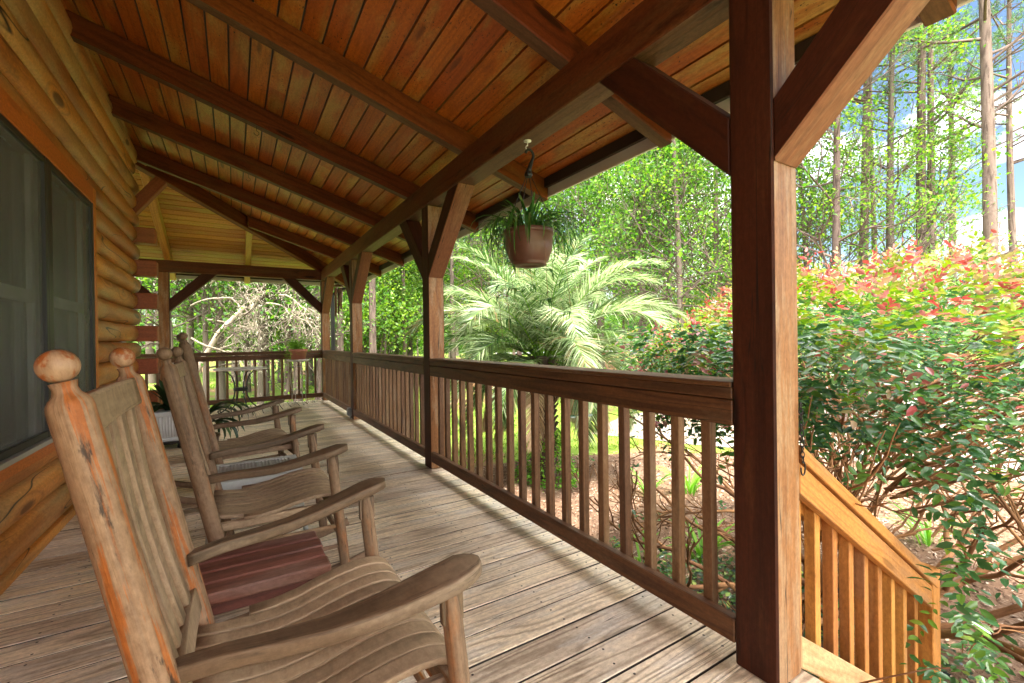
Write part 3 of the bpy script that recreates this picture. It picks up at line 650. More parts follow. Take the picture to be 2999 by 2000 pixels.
# ------------------------------------------------------------------ posts and braces
posts = [(XR, -2.07, [1, -1], 0, 'porch post behind the camera'), (XR, .729, [1, -1], 0, 'thick dark brown post in the foreground beside the stair railing'),
         (XR, 3.53, [1, -1], 0, 'brown post with two braces left of the hanging basket'),
         (XR, 6.365, [1, -1], 0, 'brown post with the small grey outlet box at its foot'), (XR, YE, [-1], 1, 'yellowish corner post where the two railings meet'),
         (-.989, YE, [], 2, 'brown post at the far railing beside the log ends'), (-3.4, YE, [], 2, 'porch post hidden behind the log wall')]
for (px, py, sd, en, lb) in posts:
    if py < 0 or px < -3: continue
    root = empty('porch_post', (px+PW/2, py+PW/2, 0), lb, 'post', 'square posts carrying the porch roof')
    e = MB(); z1 = 2.199 if en != 2 else 2.204
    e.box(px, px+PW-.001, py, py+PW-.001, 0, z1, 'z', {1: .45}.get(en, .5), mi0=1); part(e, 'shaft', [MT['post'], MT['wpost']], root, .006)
    for s in sd:
        e = MB()
        # brace in the plane of the side beam: leaves post at z 1.60..1.77, meets beam .52..72 away
        yo = py+PW if s > 0 else py
        pr = [(yo, 1.592), (yo, 1.782), (yo+s*.405, 2.199), (yo+s*.610, 2.199)]
        for X_ in (XR+.002, XR+PW-.004):
            for (yy, zz) in pr: e.v.append(Vector((X_, yy, zz)))
        ou, ov = rng.random()*40, rng.random()*40; L = .6
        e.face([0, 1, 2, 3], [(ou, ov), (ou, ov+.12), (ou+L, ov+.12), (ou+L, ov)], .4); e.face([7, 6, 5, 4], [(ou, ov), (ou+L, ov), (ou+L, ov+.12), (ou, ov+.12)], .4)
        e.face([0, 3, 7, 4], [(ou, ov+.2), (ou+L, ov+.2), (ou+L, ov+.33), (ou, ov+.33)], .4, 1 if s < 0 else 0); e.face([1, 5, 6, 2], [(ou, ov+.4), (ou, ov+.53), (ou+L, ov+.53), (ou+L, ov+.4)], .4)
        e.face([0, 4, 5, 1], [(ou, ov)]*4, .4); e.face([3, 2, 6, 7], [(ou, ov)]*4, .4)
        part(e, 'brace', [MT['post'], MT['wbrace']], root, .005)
    if en in (1, 2):
        for s in ([-1] if en == 1 else [1, -1]):
            e = MB(); xo = px if s < 0 else px+PW
            pr = [(xo, 1.590), (xo, 1.780), (xo+s*.42, 2.204), (xo+s*.632, 2.204)]
            for Y_ in (YE+.002, YE+PW-.004):
                for (xx, zz) in pr: e.v.append(Vector((xx, Y_, zz)))
            ou, ov = rng.random()*40, rng.random()*40; L = .6
            e.face([0, 1, 2, 3], [(ou, ov), (ou, ov+.12), (ou+L, ov+.12), (ou+L, ov)], .3); e.face([7, 6, 5, 4], [(ou, ov), (ou+L, ov), (ou+L, ov+.12), (ou, ov+.12)], .4)
            e.face([0, 3, 7, 4], [(ou, ov+.2), (ou+L, ov+.2), (ou+L, ov+.33), (ou, ov+.33)], .4); e.face([1, 5, 6, 2], [(ou, ov+.4), (ou, ov+.53), (ou+L, ov+.53), (ou+L, ov+.4)], .4)
            e.face([0, 4, 5, 1], [(ou, ov)]*4, .4); e.face([3, 2, 6, 7], [(ou, ov)]*4, .4)
            part(e, 'brace', MT['post'], root, .005)

# ------------------------------------------------------------------ railings
def railing(a, b, axis, lb, nb, first=None):
    """axis 'y': side railing from y=a to b;  'x': end railing"""
    def bx(e, s0, s1, d0, d1, z0, z1, ax, r=None):
        if axis == 'y': e.box(XR+d0, XR+d1, s0, s1, z0, z1, ax if ax == 'z' else 'y', r)
        else: e.box(s0, s1, YE+d0, YE+d1, z0, z1, ax if ax == 'z' else 'x', r)
    root = empty('porch_railing', (XR, (a+b)/2, 0) if axis == 'y' else ((a+b)/2, YE, 0), lb, 'railing', 'wooden railings around the porch')
    e = MB(); bx(e, a, b, -.006, PW+.004, .904, .923, 'l'); part(e, 'cap_rail', MT['rail'], root, .005, seg=2)
    e = MB(); bx(e, a, b, .0, PW, .866, .9035, 'l', .5); part(e, 'flat_rail', MT['rail'], root, .003)
    e = MB(); bx(e, a, b, .0, .038, .779, .862, 'l', .55); part(e, 'upper_rail', MT['rail'], root, .003)
    e = MB(); bx(e, a, b, .0, .038, .065, .146, 'l', .6); part(e, 'lower_rail', MT['rail'], root, .004)
    sp = (b-a)/nb; p = None; s0 = first if first is not None else a+sp/2
    mesh0 = None
    while s0 < b-.02:
        e = MB()
        if axis == 'y': e.box(0, .036, -.018, .018, 0, .79, 'z')
        else: e.box(-.018, .018, 0, .036, 0, .79, 'z')
        o = e.build('baluster', MT['bal'], root, (0, 0, 0), .002)
        W_ = Vector((XR+.0385, s0, .074)) if axis == 'y' else Vector((s0, YE+.0385, .074))
        o.location = W_-root.location; o.rotation_euler = (rng.uniform(-.004, .004), rng.uniform(-.004, .004), 0)
        s0 += .136
    return root
railing(.729+PW, 3.53, 'y', 'nearest brown railing panel between the foreground post and the next', 20, .991)
railing(3.53+PW, 6.365, 'y', 'second brown railing panel down the porch toward the outlet box post', 20)
railing(6.365+PW, YE, 'y', 'last side railing panel ending at the corner post', 17)
railing(-.85, XR, 'x', 'far end railing behind the bistro table and plant stand', 16)
railing(-3.4, -.989, 'x', 'short piece of far railing seen left of the end post by the log ends', 17)

# ------------------------------------------------------------------ stairs and stair railing
st = empty('porch_stairs', (2.2, -.1, GZ), 'wooden steps going down beside the foreground post', 'stairs')
for k in range(4):
    z = -.19*(k+1); x = XR+PW+.02+.29*k
    e = MB(); e.box(x, x+.135, -1.0, .70, z-.036, z, 'y'); e.box(x+.142, x+.277, -1.0, .70, z-.036, z, 'y'); part(e, 'tread', MT['deck'], st, .003)
for yy in (-1.02, .702):
    e = MB(); e.beam((1.54, yy, -.14), (2.76, yy, -.14-.655*1.22), .036, .24); part(e, 'stringer', MT['newrail'], st, .003)
sr = empty('stair_railing', (2.1, .75, -.5), 'orange-brown sloping stair railing with newel post outside the foreground post', 'railing')
def sbar(name, x0, x1, zt, zl, y0, y1, mat, sl=.642, xref=1.512):
    e = MB(); ou, ov = rng.random()*40, rng.random()*40; L = (x1-x0)*1.2
    for X_ in (x0, x1):
        for yy, zz in ((y0, zl), (y1, zl), (y1, zt), (y0, zt)): e.v.append(Vector((X_, yy, zz-sl*(X_-xref))))
    vo = 0
    for idx, ww in (((0, 1, 5, 4), y1-y0), ((1, 2, 6, 5), zt-zl), ((2, 3, 7, 6), y1-y0), ((3, 0, 4, 7), zt-zl)):
        e.face([i for i in idx][::-1], [(ou, ov+vo), (ou, ov+vo+ww), (ou+L, ov+vo+ww), (ou+L, ov+vo)][::-1], .5); vo += ww
    e.face([0, 1, 2, 3], [(ou, ov)]*4, .4); e.face([7, 6, 5, 4], [(ou, ov)]*4, .4)
    return part(e, name, mat, sr, .003)
sbar('cap_rail', 1.519, 2.72, .730, .682, .722, .812, MT['newrail'])
sbar('upper_rail', 1.519, 2.672, .672, .574, .730, .768, MT['newrail'])
sbar('batten', 1.519, 2.672, .640, .552, .8045, .842, MT['newrail'])
sbar('lower_rail', 1.519, 2.672, .122, .018, .730, .768, MT['paleboard'], .655)
for k in range(9):
    x = 1.565+.1285*k
    e = MB(); e.box(x, x+.036, .7682, .804, .06-.655*(x-1.512)-.03, .60-.642*(x-1.512), 'z'); part(e, 'baluster', MT['newrail'], sr, .002)
e = MB(); e.box(2.673, 2.765, .727, .822, GZ-.05, -.012, 'z', .5); part(e, 'newel_post', MT['newrail'], sr, .004)

# ------------------------------------------------------------------ small fixtures
e = MB(); pz = .85; pts = []
for k in range(11):
    c = Vector((1.505+.001*k, .7195, .85-.017*k)); ring = []
    for j in range(9):
        a = 2*math.pi*j/8; d = Vector((math.cos(a)*.0055, 0, math.sin(a)*.011)) if k % 2 == 0 else Vector((0, math.cos(a)*.0055, math.sin(a)*.011)); ring.append(c+d)
    e.tube(ring, .0018, 5, cap=False)
hk = [Vector((1.516, .7195, .665))+Vector((.013*math.sin(t), 0, .022*math.cos(t)-.012)) for t in np.linspace(0, 4.9, 10)]
e.tube(hk, .0024, 6)
tag(e.build('chain', MT['dark'], loc=(1.505, .7195, .85)), 'short dark chain with an open hook hanging on the foreground post edge', 'chain')
e = MB(); e.box(XR-.05, XR-.002, 6.44, 6.53, .045, .155, 'z'); 
ob = empty('outlet_box', (XR-.02, 6.48, .1), 'small grey electrical outlet box low on the post down the porch', 'outlet box')
part(e, 'cover', MT['grey'], ob, .006); e = MB(); e.box(XR-.058, XR-.050, 6.455, 6.515, .06, .14, 'z'); part(e, 'flap', MT['grey'], ob, .003)
e = MB(); e.tube([(XR-.012, 6.5, .045), (XR-.012, 6.5, .0)], .01, 8); part(e, 'conduit', MT['grey'], ob)
# perforated strap behind the second post
e = MB(); e.box(XR+PW+.004, XR+PW+.036, 3.60, 3.604, .0, .78, 'z')
for k in range(26): e.disc((XR+PW+.020+(.007 if k % 2 else -.007), 3.5985, .03+.029*k), .0035, 6, 1, (0, -1, 0))
tag(e.build('perforated_strap', [MT['strap'], MT['dark']], loc=(XR+PW+.02, 3.6, 0)), 'perforated grey metal strip standing on edge beside the post left of the basket', 'metal strip')
# downspout on the corner
e = MB(); pts = [(1.60, 9.02, 0-.9), (1.60, 9.02, 1.95), (1.72, 9.10, 2.06), (1.9, 9.3, 2.12), (2.05, 9.48, 2.19)]
st_ = []
for p in pts: st_.append((p, (1, 0, 0), (0, 1, 0), .035, .026))
e.sweep(st_[:2], 12, 8, .3, smooth=False); e.tube(pts[1:], .03, 10)
tag(e.build('downspout', MT['frame'], loc=(1.6, 9.02, -.9)), 'dark brown downspout running down behind the corner post', 'downspout')
# wind chime
wc = empty('wind_chime', (1.44, 7.62, 2.2), 'bamboo wind chime hanging from the beam near the corner post', 'wind chime')
e = hookmesh((1.44, 7.62, 2.2), .04); e.tube([(1.44, 7.62, 2.14), (1.44, 7.62, 1.99)], .0015, 5); part(e, 'cord', MT['dark'], wc)
e = MB(); e.lathe([(.012, .012), (.05, .0), (.078, -.018), (.08, -.026), (.05, -.02), (.01, -.014)], 20, (1.44, 7.62, 1.985)); part(e, 'cap', MT['rail'], wc)
for k, (L, a) in enumerate(((.34, 0), (.42, 1.3), (.46, 2.5), (.40, 3.8), (.30, 5.1))):
    e = MB(); x, y = 1.44+.045*math.cos(a), 7.62+.045*math.sin(a)
    e.tube([(x, y, 1.965), (x, y, 1.94)], .001, 4); e.tube([(x, y, 1.94), (x, y, 1.94-L)], .014, 10); part(e, 'tube', MT['bal'], wc)
#===OBJECTS===
# ------------------------------------------------------------------ rocking chairs
def lerp(a, b, t): return a+(b-a)*t
def chair(loc, rz, ztop, mats, label, hw_r=.24, hw_f=.29):
    root = empty('rocking_chair', loc, label, 'rocking chair', 'rocking chairs in a row on the porch', rz)
    mp_, ms, ma, mball = mats
    zt = ztop-.037                                  # centre of ball = ztop
    def bx(z): return -.003-.218*(z)/(1.037)*(1 if ztop < 1.07 else 1.0)   # rear post centre line
    for s in (-1, 1):
        e = MB(); y = s*hw_r; r0 = .0275
        prof = [(.012, .4), (.018, .75), (.03, .92), (.06, 1), (.4, 1.04), (zt-.34, 1.04), (zt-.026, 1.0), (zt-.017, .95), (zt-.010, .80), (zt-.004, .60), (zt+.004, .52), (zt+.014, .60)]
        st = []
        for (z, k) in prof: st.append((Vector((bx(z), y, z)), Vector((.98, 0, .21)), Vector((0, 1, 0)), r0*k, r0*k))
        e.sweep(st, 20, 2., .5); o = e.build('back_post', mp_, root)
        b = MB(); R_ = .0245; st = []
        for k in range(13):
            t = math.pi*(k/12)*.93+.16; c = Vector((bx(ztop), y, ztop))+Vector((-.21, 0, .98))*(-R_*math.cos(t))
            st.append((c, Vector((.98, 0, .21)), Vector((0, 1, 0)), R_*math.sin(t)+1e-4, R_*math.sin(t)+1e-4))
        b.sweep(st, 24, 2., .5, cap=False); b.build('finial', mball, o)
        # front leg
        e = MB(); y = s*hw_f; st = []
        for (z, k) in ((.02, .85), (.06, 1), (.3, 1.05), (.50, 1.0), (.545, .82), (.575, .62)):
            st.append((Vector((.418-.105*z, y, z)), Vector((1, 0, 0)), Vector((0, 1, 0)), .021*k, .021*k))
        e.sweep(st, 16, 2., .5); o = e.build('front_leg', MT['chair'], root)
        e = MB(); e.beam((.364, y-s*.0, .50), (.362, y, .57), .016, .047, up=(1, 0, 0)); e.build('tenon', ma, o, bevel=.002)
        # arm
        e = MB(); st = []
        ya, yb = s*(hw_r-.018), s*(hw_f+.002)
        for t, hw, zz in ((0, .014, 0), (.03, .019, .002), (.15, .021, .003), (.3, .024, -.003), (.45, .029, -.006), (.6, .037, .000), (.75, .045, .012), (.86, .048, .021), (.93, .045, .026), (.97, .034, .027), (.992, .020, .027), (1, .004, .027)):
            x = lerp(-.100, .425, t); z = lerp(.530, .578, t)+zz
            y_ = lerp(ya, yb, min(1, t/.85))+s*.006*math.sin(t*3.1)
            st.append((Vector((x, y_, z)), Vector((.05*s, 1, 0)), Vector((-.09, 0, 1)), hw, .0155 if t < .97 else .013))
        e.sweep(st, 20, 6, .5); e.build('arm', ma, root)
        # rocker
        e = MB(); st = []
        for t in np.linspace(-.36, .53, 15):
            z = (t-.16)**2/2.3+.021; st.append((Vector((t, s*(hw_r-.035+.03*(t+.1)), z)), Vector((0, 1, 0)), Vector((-(t-.16)*.8, 0, 1)).normalized(), .012, .019))
        e.sweep(st, 10, 6, .4); e.build('rocker', mp_, root)
        # side seat rail and stretcher
        e = MB(); e.beam((-.075, s*(hw_r-.03), .330), (.385, s*(hw_f-.045), .345), .024, .034); e.build('seat_rail', ms, root, bevel=.004)
        e = MB(); e.tube([(-.06, s*hw_r, .25), (.16, s*(hw_r+.03), .257), (.385, s*hw_f, .265)], [.009, .0125, .009], 10); e.build('stretcher', mp_, root)
        e = MB(); e.tube([(-.03, s*hw_r, .16), (.16, s*(hw_r+.03), .168), (.40, s*hw_f, .175)], [.009, .0125, .009], 10); e.build('stretcher', mp_, root)
    for (x, z, hw) in ((.398, .20, hw_f), (.385, .29, hw_f), (-.05, .20, hw_r)):
        e = MB(); e.tube([(x, -hw, z), (x, 0, z), (x, hw, z)], [.009, .0125, .009], 10); e.build('stretcher', mp_, root)
    e = MB(); e.beam((-.068, -hw_r-.018, .332), (-.068, hw_r+.018, .332), .030, .028); e.build('seat_rail', ms, root, bevel=.003)
    e = MB(); e.beam((.375, -hw_f, .345), (.375, hw_f, .345), .024, .04); e.build('seat_rail', ms, root, bevel=.003)
    # crest and lower back rails
    tilt = Vector((-.21, 0, .98))
    for z0, z1 in ((ztop-.112, ztop-.048), (.400, .458)):
        e = MB(); st = []
        for t in np.linspace(-1, 1, 9):
            z = (z0+z1)/2; c = Vector((bx(z)-.007*(1-t*t)+.006, t*(hw_r-.014), z))
            st.append((c, Vector((1, 0, .21)).normalized(), tilt, .0095, (z1-z0)/2))
        e.sweep(st, 12, 9, .7); e.build('back_rail', ms, root)
    for k in range(5):
        y = (k-2)*.081*(hw_r/.24); e = MB(); st = []
        for t in np.linspace(0, 1, 7):
            z = lerp(.44, ztop-.09, t); st.append((Vector((bx(z)-.013*(1-(y/.23)**2)-.010*math.sin(math.pi*t)+.004, y, z)), Vector((0, 1, 0)), Vector((1, 0, .21)).normalized(), .0245, .0085))
        e.sweep(st, 16, 8, .75-.04*(k % 2)); e.build('back_slat', ms, root)
    # contoured seat slats running front to back
    prof = [(x_, z_-.046) for x_, z_ in [(-.085, .414), (-.03, .405), (.03, .398), (.09, .398), (.15, .406), (.21, .421), (.27, .432), (.32, .437), (.355, .435), (.385, .426), (.402, .413), (.411, .398), (.414, .386)]]
    ns_ = 10
    for k in range(ns_):
        yc = (k+.5)/ns_*2-1; x0 = -.085 if 0 < k < ns_-1 else -.02
        e = MB(); st = []
        for i, (x, z) in enumerate(prof):
            if x < x0: continue
            hw = lerp(hw_r-.002, hw_f-.042, (x+.085)/.5)
            dz = Vector((prof[min(i+1, 12)][0]-prof[max(i-1, 0)][0], 0, prof[min(i+1, 12)][1]-prof[max(i-1, 0)][1])).normalized()
            st.append((Vector((x, yc*hw, z-.006*(1-yc*yc)+.004)), Vector((0, 1, 0)), Vector((-dz.z, 0, dz.x)), hw/ns_-.0030, .0080))
        e.sweep(st, 16, 10, .45+.5*rng.random()); e.build('seat_slat', ms, root)
    return root
cm1 = (MT['orange'], MT['seat'], MT['arm'], MT['ballo']); cm2 = (MT['chair'], MT['seat'], MT['arm'], MT['chair'])
chair((0, 1.155, 0), R(1), 1.040, cm1, 'nearest weathered rocking chair with orange varnish left on its posts and ball tops', .25, .32)
chair((-.004, 2.365, 0), R(.4), 1.034, cm2, 'middle grey-brown rocking chair between the red table and the white table', .24, .285)
chair((-.055, 3.70, 0), R(6), 1.118, cm2, 'farthest weathered rocking chair beyond the white woven table', .24, .29)

# ------------------------------------------------------------------ dark red slatted side table between the first two chairs
rt = empty('side_table', (.02, 1.75, 0), 'low dark red slatted wooden side table behind the nearest rocking chair', 'side table')
zt_ = .345
for k in range(4):
    y0 = 1.565+.080*k; e = MB(); e.box(-.24, .262-.004*(k % 2), y0, y0+.073, zt_-.036, zt_, 'x'); part(e, 'top_board', MT['redtab'], rt, .005)
for y0 in (1.575, 1.845):
    e = MB(); e.box(-.20, .250, y0, y0+.026, zt_-.070, zt_-.0365, 'x'); part(e, 'apron', MT['redtab'], rt, .003)
for x in (-.20, .165):
    for y in (1.602, 1.80): e = MB(); e.box(x, x+.066, y, y+.044, 0, zt_-.037, 'z'); part(e, 'leg', MT['redtab'], rt, .004)
e = MB(); e.box(-.17, .20, 1.70, 1.72, .09, .14, 'x'); part(e, 'stretcher', MT['redtab'], rt, .003)

# ------------------------------------------------------------------ white woven table between the second and third chairs
wt = empty('woven_table', (.1, 2.78, 0), 'white woven-top table with thin crossed legs between two rocking chairs', 'side table')
zt_ = .405; x0, x1, y0, y1 = -.12, .305, 2.64, 2.96
for (a, b, c, d, ax) in ((x0, x1, y0, y0+.045, 'x'), (x0, x1, y1-.045, y1, 'x'), (x0, x0+.045, y0+.045, y1-.045, 'y'), (x1-.045, x1, y0+.045, y1-.045, 'y')):
    e = MB(); e.box(a, b, c, d, zt_-.022, zt_, ax); part(e, 'rim', MT['woven'], wt, .006, seg=2)
e = MB()
xx = x0+.05
while xx < x1-.05:
    e.box(xx, xx+.009, y0+.04, y1-.04, zt_-.008, zt_-.004, 'y'); xx += .0165
yy = y0+.05
while yy < y1-.05:
    e.box(x0+.04, x1-.04, yy, yy+.009, zt_-.0135, zt_-.0095, 'x'); yy += .0155
part(e, 'woven_top', MT['woven'], wt)
for yy in (y0+.004, y1-.018): e = MB(); e.box(x0+.02, x1-.02, yy, yy+.014, zt_-.075, zt_-.023, 'x'); part(e, 'apron', MT['woven'], wt, .003)
for (a, b) in (((x0+.03, y0+.03), (x0-.01, y0-.01)), ((x1-.03, y0+.03), (x1+.02, y0-.01)), ((x0+.03, y1-.03), (x0-.01, y1+.01)), ((x1-.03, y1-.03), (x1+.02, y1+.01))):
    e = MB(); e.tube([(*a, zt_-.02), (*b, 0)], .0125, 10); part(e, 'leg', MT['woven'], wt)
for (a, b) in (((x1+.005, y0, .30), (x1+.012, y1, .06)), ((x1+.005, y1, .30), (x1+.012, y0, .06)), ((x0, y0, .2), (x1, y0, .2))):
    e = MB(); e.tube([a, b], .007, 8); part(e, 'brace', MT['wire'], wt)

# ------------------------------------------------------------------ bistro table
bt = empty('bistro_table', (.085, 8.25, 0), 'round bistro table with pale stone top and curved black iron legs', 'table')
e = MB(); e.lathe([(.0, 0), (.352, 0), (.365, .006), (.368, .02), (.362, .028), (.0, .028)], 40, (.085, 8.25, .655)); part(e, 'table_top', MT['beige'], bt)
for k in range(4):
    a = R(25+90*k); e = MB(); pts = []
    for (r_, z) in ((.30, .655), (.20, .63), (.13, .56), (.095, .46), (.085, .35), (.10, .24), (.155, .13), (.235, .05), (.29, .018), (.325, .020), (.335, .040), (.318, .052), (.305, .042)):
        pts.append((.085+r_*math.cos(a), 8.25+r_*math.sin(a), z))
    e.tube(pts, .0095, 8); part(e, 'leg', MT['dark'], bt)
e = MB(); e.lathe([(.072, 0), (.10, 0), (.10, .05), (.072, .05)], 20, (.085, 8.25, .325)); part(e, 'collar', MT['dark'], bt)
# ------------------------------------------------------------------ plant stand with fern in a clay pot
ps = empty('plant_stand', (.945, 8.53, 0), 'tall thin-legged wire plant stand near the corner post', 'plant stand')
e = MB(); e.lathe([(.0, .0), (.15, .0), (.178, .018), (.19, .034), (.183, .034), (.168, .022), (.0, .014)], 32, (.945, 8.53, .742)); part(e, 'tray', MT['beige'], ps)
for k in range(4):
    a = R(20+90*k); e = MB(); pts = []
    for (r_, z) in ((.15, .745), (.125, .70), (.12, .62), (.145, .52), (.135, .40), (.115, .25), (.12, .10), (.14, .02), (.165, .008), (.175, .022)):
        pts.append((.945+r_*math.cos(a), 8.53+r_*math.sin(a), z))
    e.tube(pts, .0055, 7); part(e, 'leg', MT['wire'], ps)
for z, r_ in ((.66, .12), (.25, .115)): 
    e = MB(); e.tube([(.945+r_*math.cos(t), 8.53+r_*math.sin(t), z) for t in np.linspace(0, 6.283, 25)], .004, 6, cap=False); part(e, 'ring', MT['wire'], ps)
cp = empty('potted_fern', (.945, 8.53, .778), 'terracotta pot with a feathery trailing fern on the wire stand', 'potted plant')
e = MB(); e.lathe([(.0, .0), (.112, .0), (.132, .13), (.146, .132), (.150, .178), (.138, .178), (.130, .150), (.0, .145)], 36, (.945, 8.53, .7795)); part(e, 'pot', MT['terra'], cp)
P, D, Nn = [], [], []
for k in range(60):
    a = rng.gauss(math.pi, 1.1) if k % 3 else rng.uniform(0, 6.28); up_ = rng.uniform(.05, .22); reach = rng.uniform(.08, .26); drop = rng.uniform(-.12, .50) if math.cos(a) < -.2 else rng.uniform(-.14, .12)
    for t in np.linspace(.05, 1, 26):
        p = np.array([.945+math.cos(a)*reach*t**.8, 8.53+math.sin(a)*reach*t**.8, .94+up_*math.sin(min(1, t*1.6)*math.pi/2)-drop*t**2])
        for s in range(3):
            P.append(p+nr.normal(0, .006, 3)); d = nr.normal(0, 1, 3); d[2] = abs(d[2])*.4; D.append(d); Nn.append(nr.normal(0, 1, 3))
cards('foliage', np.array(P), np.array(D), np.array(Nn), nr.uniform(.018, .034, len(P)), .005, nr.rand(len(P)), MT['fern'], cp, loc=(.945, 8.53, .778))
# ------------------------------------------------------------------ white planter on a caddy
wp = empty('planter', (-.57, 5.85, 0), 'white ribbed square planter on a wheeled caddy with dark leafy plant', 'planter')
e = MB(); e.lathe([(.0, .055), (.17, .055), (.175, .075), (.14, .078), (.0, .078)], 28, (-.57, 5.85, 0)); 
for k in range(5): a = R(20+72*k); e.lathe([(.004, 0), (.022, .006), (.024, .022), (.02, .045), (.006, .054)], 10, (-.57+.14*math.cos(a), 5.85+.14*math.sin(a), 0))
part(e, 'caddy', MT['dark'], wp)
def frus(e, z0, z1, a0, a1, c, chamf=.25):
    b = len(e.v)
    for z, a in ((z0, a0), (z1, a1)):
        q = a*(1-chamf)
        for (x, y) in ((a, -q), (a, q), (q, a), (-q, a), (-a, q), (-a, -q), (-q, -a), (q, -a)): e.v.append(Vector((c[0]+x, c[1]+y, z)))
    for k in range(8):
        j = (k+1) % 8; e.face([b+k, b+j, b+8+j, b+8+k], [(0, 0)]*4)
    e.face([b+k for k in range(8)][::-1], [(0, 0)]*8); e.face([b+8+k for k in range(8)], [(0, 0)]*8)
e = MB(); c = (-.57, 5.85); frus(e, .079, .11, .125, .125, c); frus(e, .11, .345, .108, .135, c); frus(e, .345, .385, .155, .158, c); part(e, 'pot', MT['white'], wp, .004)
for s, ax in ((-1, 'y'), (1, 'x')):
    for k in range(7):
        o_f = (k-3)*.027; e = MB()
        if ax == 'y': e.tube([(c[0]+o_f*.82, c[1]-.109, .125), (c[0]+o_f, c[1]-.1335, .335)], .0065, 6)
        else: e.tube([(c[0]+.109, c[1]+o_f*.82, .125), (c[0]+.1335, c[1]+o_f, .335)], .0065, 6)
        part(e, 'rib', MT['white'], wp)
def strap_leaves(name, mat, base, n, L, wd, rise, droop, parent, az=None, loc=None, spread=.03, seg=7, keel=.25):
    """arching strap leaves as one mesh"""
    e = MB()
    for k in range(n):
        a = rng.uniform(0, 6.283) if az is None else rng.gauss(az[0], az[1]); l = rng.uniform(.65, 1)*L; rs = rng.uniform(.6, 1.1)*rise; dr = rng.uniform(.7, 1.2)*droop
        p0 = Vector(base)+Vector((math.cos(a)*spread*rng.random(), math.sin(a)*spread*rng.random(), 0)); h = Vector((math.cos(a), math.sin(a), 0)); sd = Vector((-math.sin(a), math.cos(a), 0))
        th = math.atan2(rs, 1); p = p0.copy(); b = len(e.v); w0 = wd*rng.uniform(.7, 1.1); tw = rng.uniform(-.3, .3); r = rng.random()
        for i in range(seg+1):
            t = i/seg; w = w0*math.sin(math.pi*min(.97, .12+t*.86))**.6*(1 if t < .98 else .15)
            dirv = h*math.cos(th)+Vector((0, 0, 1))*math.sin(th); nn = sd.cross(dirv)*-1
            s2 = (sd*math.cos(tw)+nn*math.sin(tw))
            e.v += [p-s2*w/2+nn*w*keel*.5, p.copy(), p+s2*w/2+nn*w*keel*.5]
            if i:
                q = b+3*i; e.face([q-3, q-2, q+1, q], [(0, 0)]*4, r, 0, True); e.face([q-2, q-1, q+2, q+1], [(0, 0)]*4, r, 0, True)
            p = p+dirv*(l/seg); th -= dr/seg*(1+t)
    if parent is not None: return part(e, name, mat, parent)
    return e.build(name, mat, loc=loc or base)
strap_leaves('foliage', MT['darkleaf'], (-.57, 5.85, .37), 26, .42, .06, 4, .5, wp)
strap_leaves('foliage', MT['darkleaf'], (-.57, 5.85, .37), 26, .36, .075, 1.2, 1.6, wp)
e = MB(); e.box(-.66, -.48, 5.76, 5.94, .33, .365, 'z'); part(e, 'soil', MT['soil'], wp)
dp = empty('potted_palm', (-.235, 5.0, 0), 'small potted plant with long dark strap leaves half hidden behind the farthest rocking chair', 'potted plant')
e = MB(); e.lathe([(.0, 0), (.085, 0), (.11, .20), (.118, .21), (.118, .235), (.10, .235), (.10, .21), (.0, .205)], 24, (-.235, 5.0, .001)); part(e, 'pot', MT['bpot'], dp)
e = MB(); e.tube([(-.235, 5.0, .2), (-.23, 5.0, .40)], [.012, .009], 8); part(e, 'stem', MT['twig'], dp)
strap_leaves('foliage', MT['darkleaf'], (-.235, 5.0, .40), 14, .52, .045, 1.3, 2.0, dp, (R(5), .8))
strap_leaves('foliage', MT['darkleaf'], (-.235, 5.0, .33), 8, .46, .042, .6, 1.7, dp, (R(-5), .7))

# ------------------------------------------------------------------ hanging basket
hx, hy = 1.437, 2.122
hb = empty('hanging_basket', (hx, hy, 2.2), 'brown hanging pot of spider plant with trailing runners below the beam', 'hanging basket')
e = MB(); e.lathe([(.003, -.03), (.003, -.004), (.022, -.004), (.022, .0)], 16, (hx, hy, 2.2))
e.tube([Vector((hx, hy, 2.17))+Vector((.012*math.cos(t), 0, .012*math.sin(t)-.010)) for t in np.linspace(1.4, 5.6, 9)], .0028, 6); part(e, 'screw_hook', MT['white'], hb)
e = MB(); pts = []
for t in np.linspace(2.9, -.5, 10): pts.append((hx+.012+.026*math.cos(t), hy, 2.122+.030*math.sin(t)))
pts += [(hx+.024, hy, 2.08), (hx+.010, hy, 2.045), (hx+.004, hy, 2.02)]
e.tube(pts, [.008]*10+[.010, .013, .018], 8); e.lathe([(.020, 0), (.024, .012), (.018, .03)], 10, (hx+.003, hy, 1.995)); part(e, 'hanger', MT['dark'], hb)
RP = .155; zr = 1.685
e = MB()
for k in range(4):
    a = R(35+90*k); e.tube([(hx+.003+.014*math.cos(a), hy+.014*math.sin(a), 2.0), (hx+RP*math.cos(a), hy+RP*math.sin(a), zr)], .0024, 5)
part(e, 'wires', MT['dark'], hb)
e = MB(); e.lathe([(a_*.94, b_) for a_, b_ in [(.0, .004), (.045, .004), (.05, 0), (.10, 0), (.108, .006), (.104, .014), (.116, .022), (.142, .100), (.144, .168), (.150, .172), (.156, .176), (.157, .196), (.150, .197), (.138, .186), (.0, .17)]], 44, (hx, hy, 1.489)); part(e, 'pot', MT['bpot'], hb)
strap_leaves('foliage', MT['hang'], (hx, hy, 1.67), 120, .42, .0105, 1.7, 2.5, hb, spread=.10, seg=10)
strap_leaves('foliage', MT['hang'], (hx, hy, 1.67), 16, .27, .020, 4, .7, hb, spread=.08)
strap_leaves('foliage', MT['hang'], (hx, hy, 1.68), 30, .44, .011, .7, 2.5, hb, spread=.14, seg=9)
e = MB(); baby = []
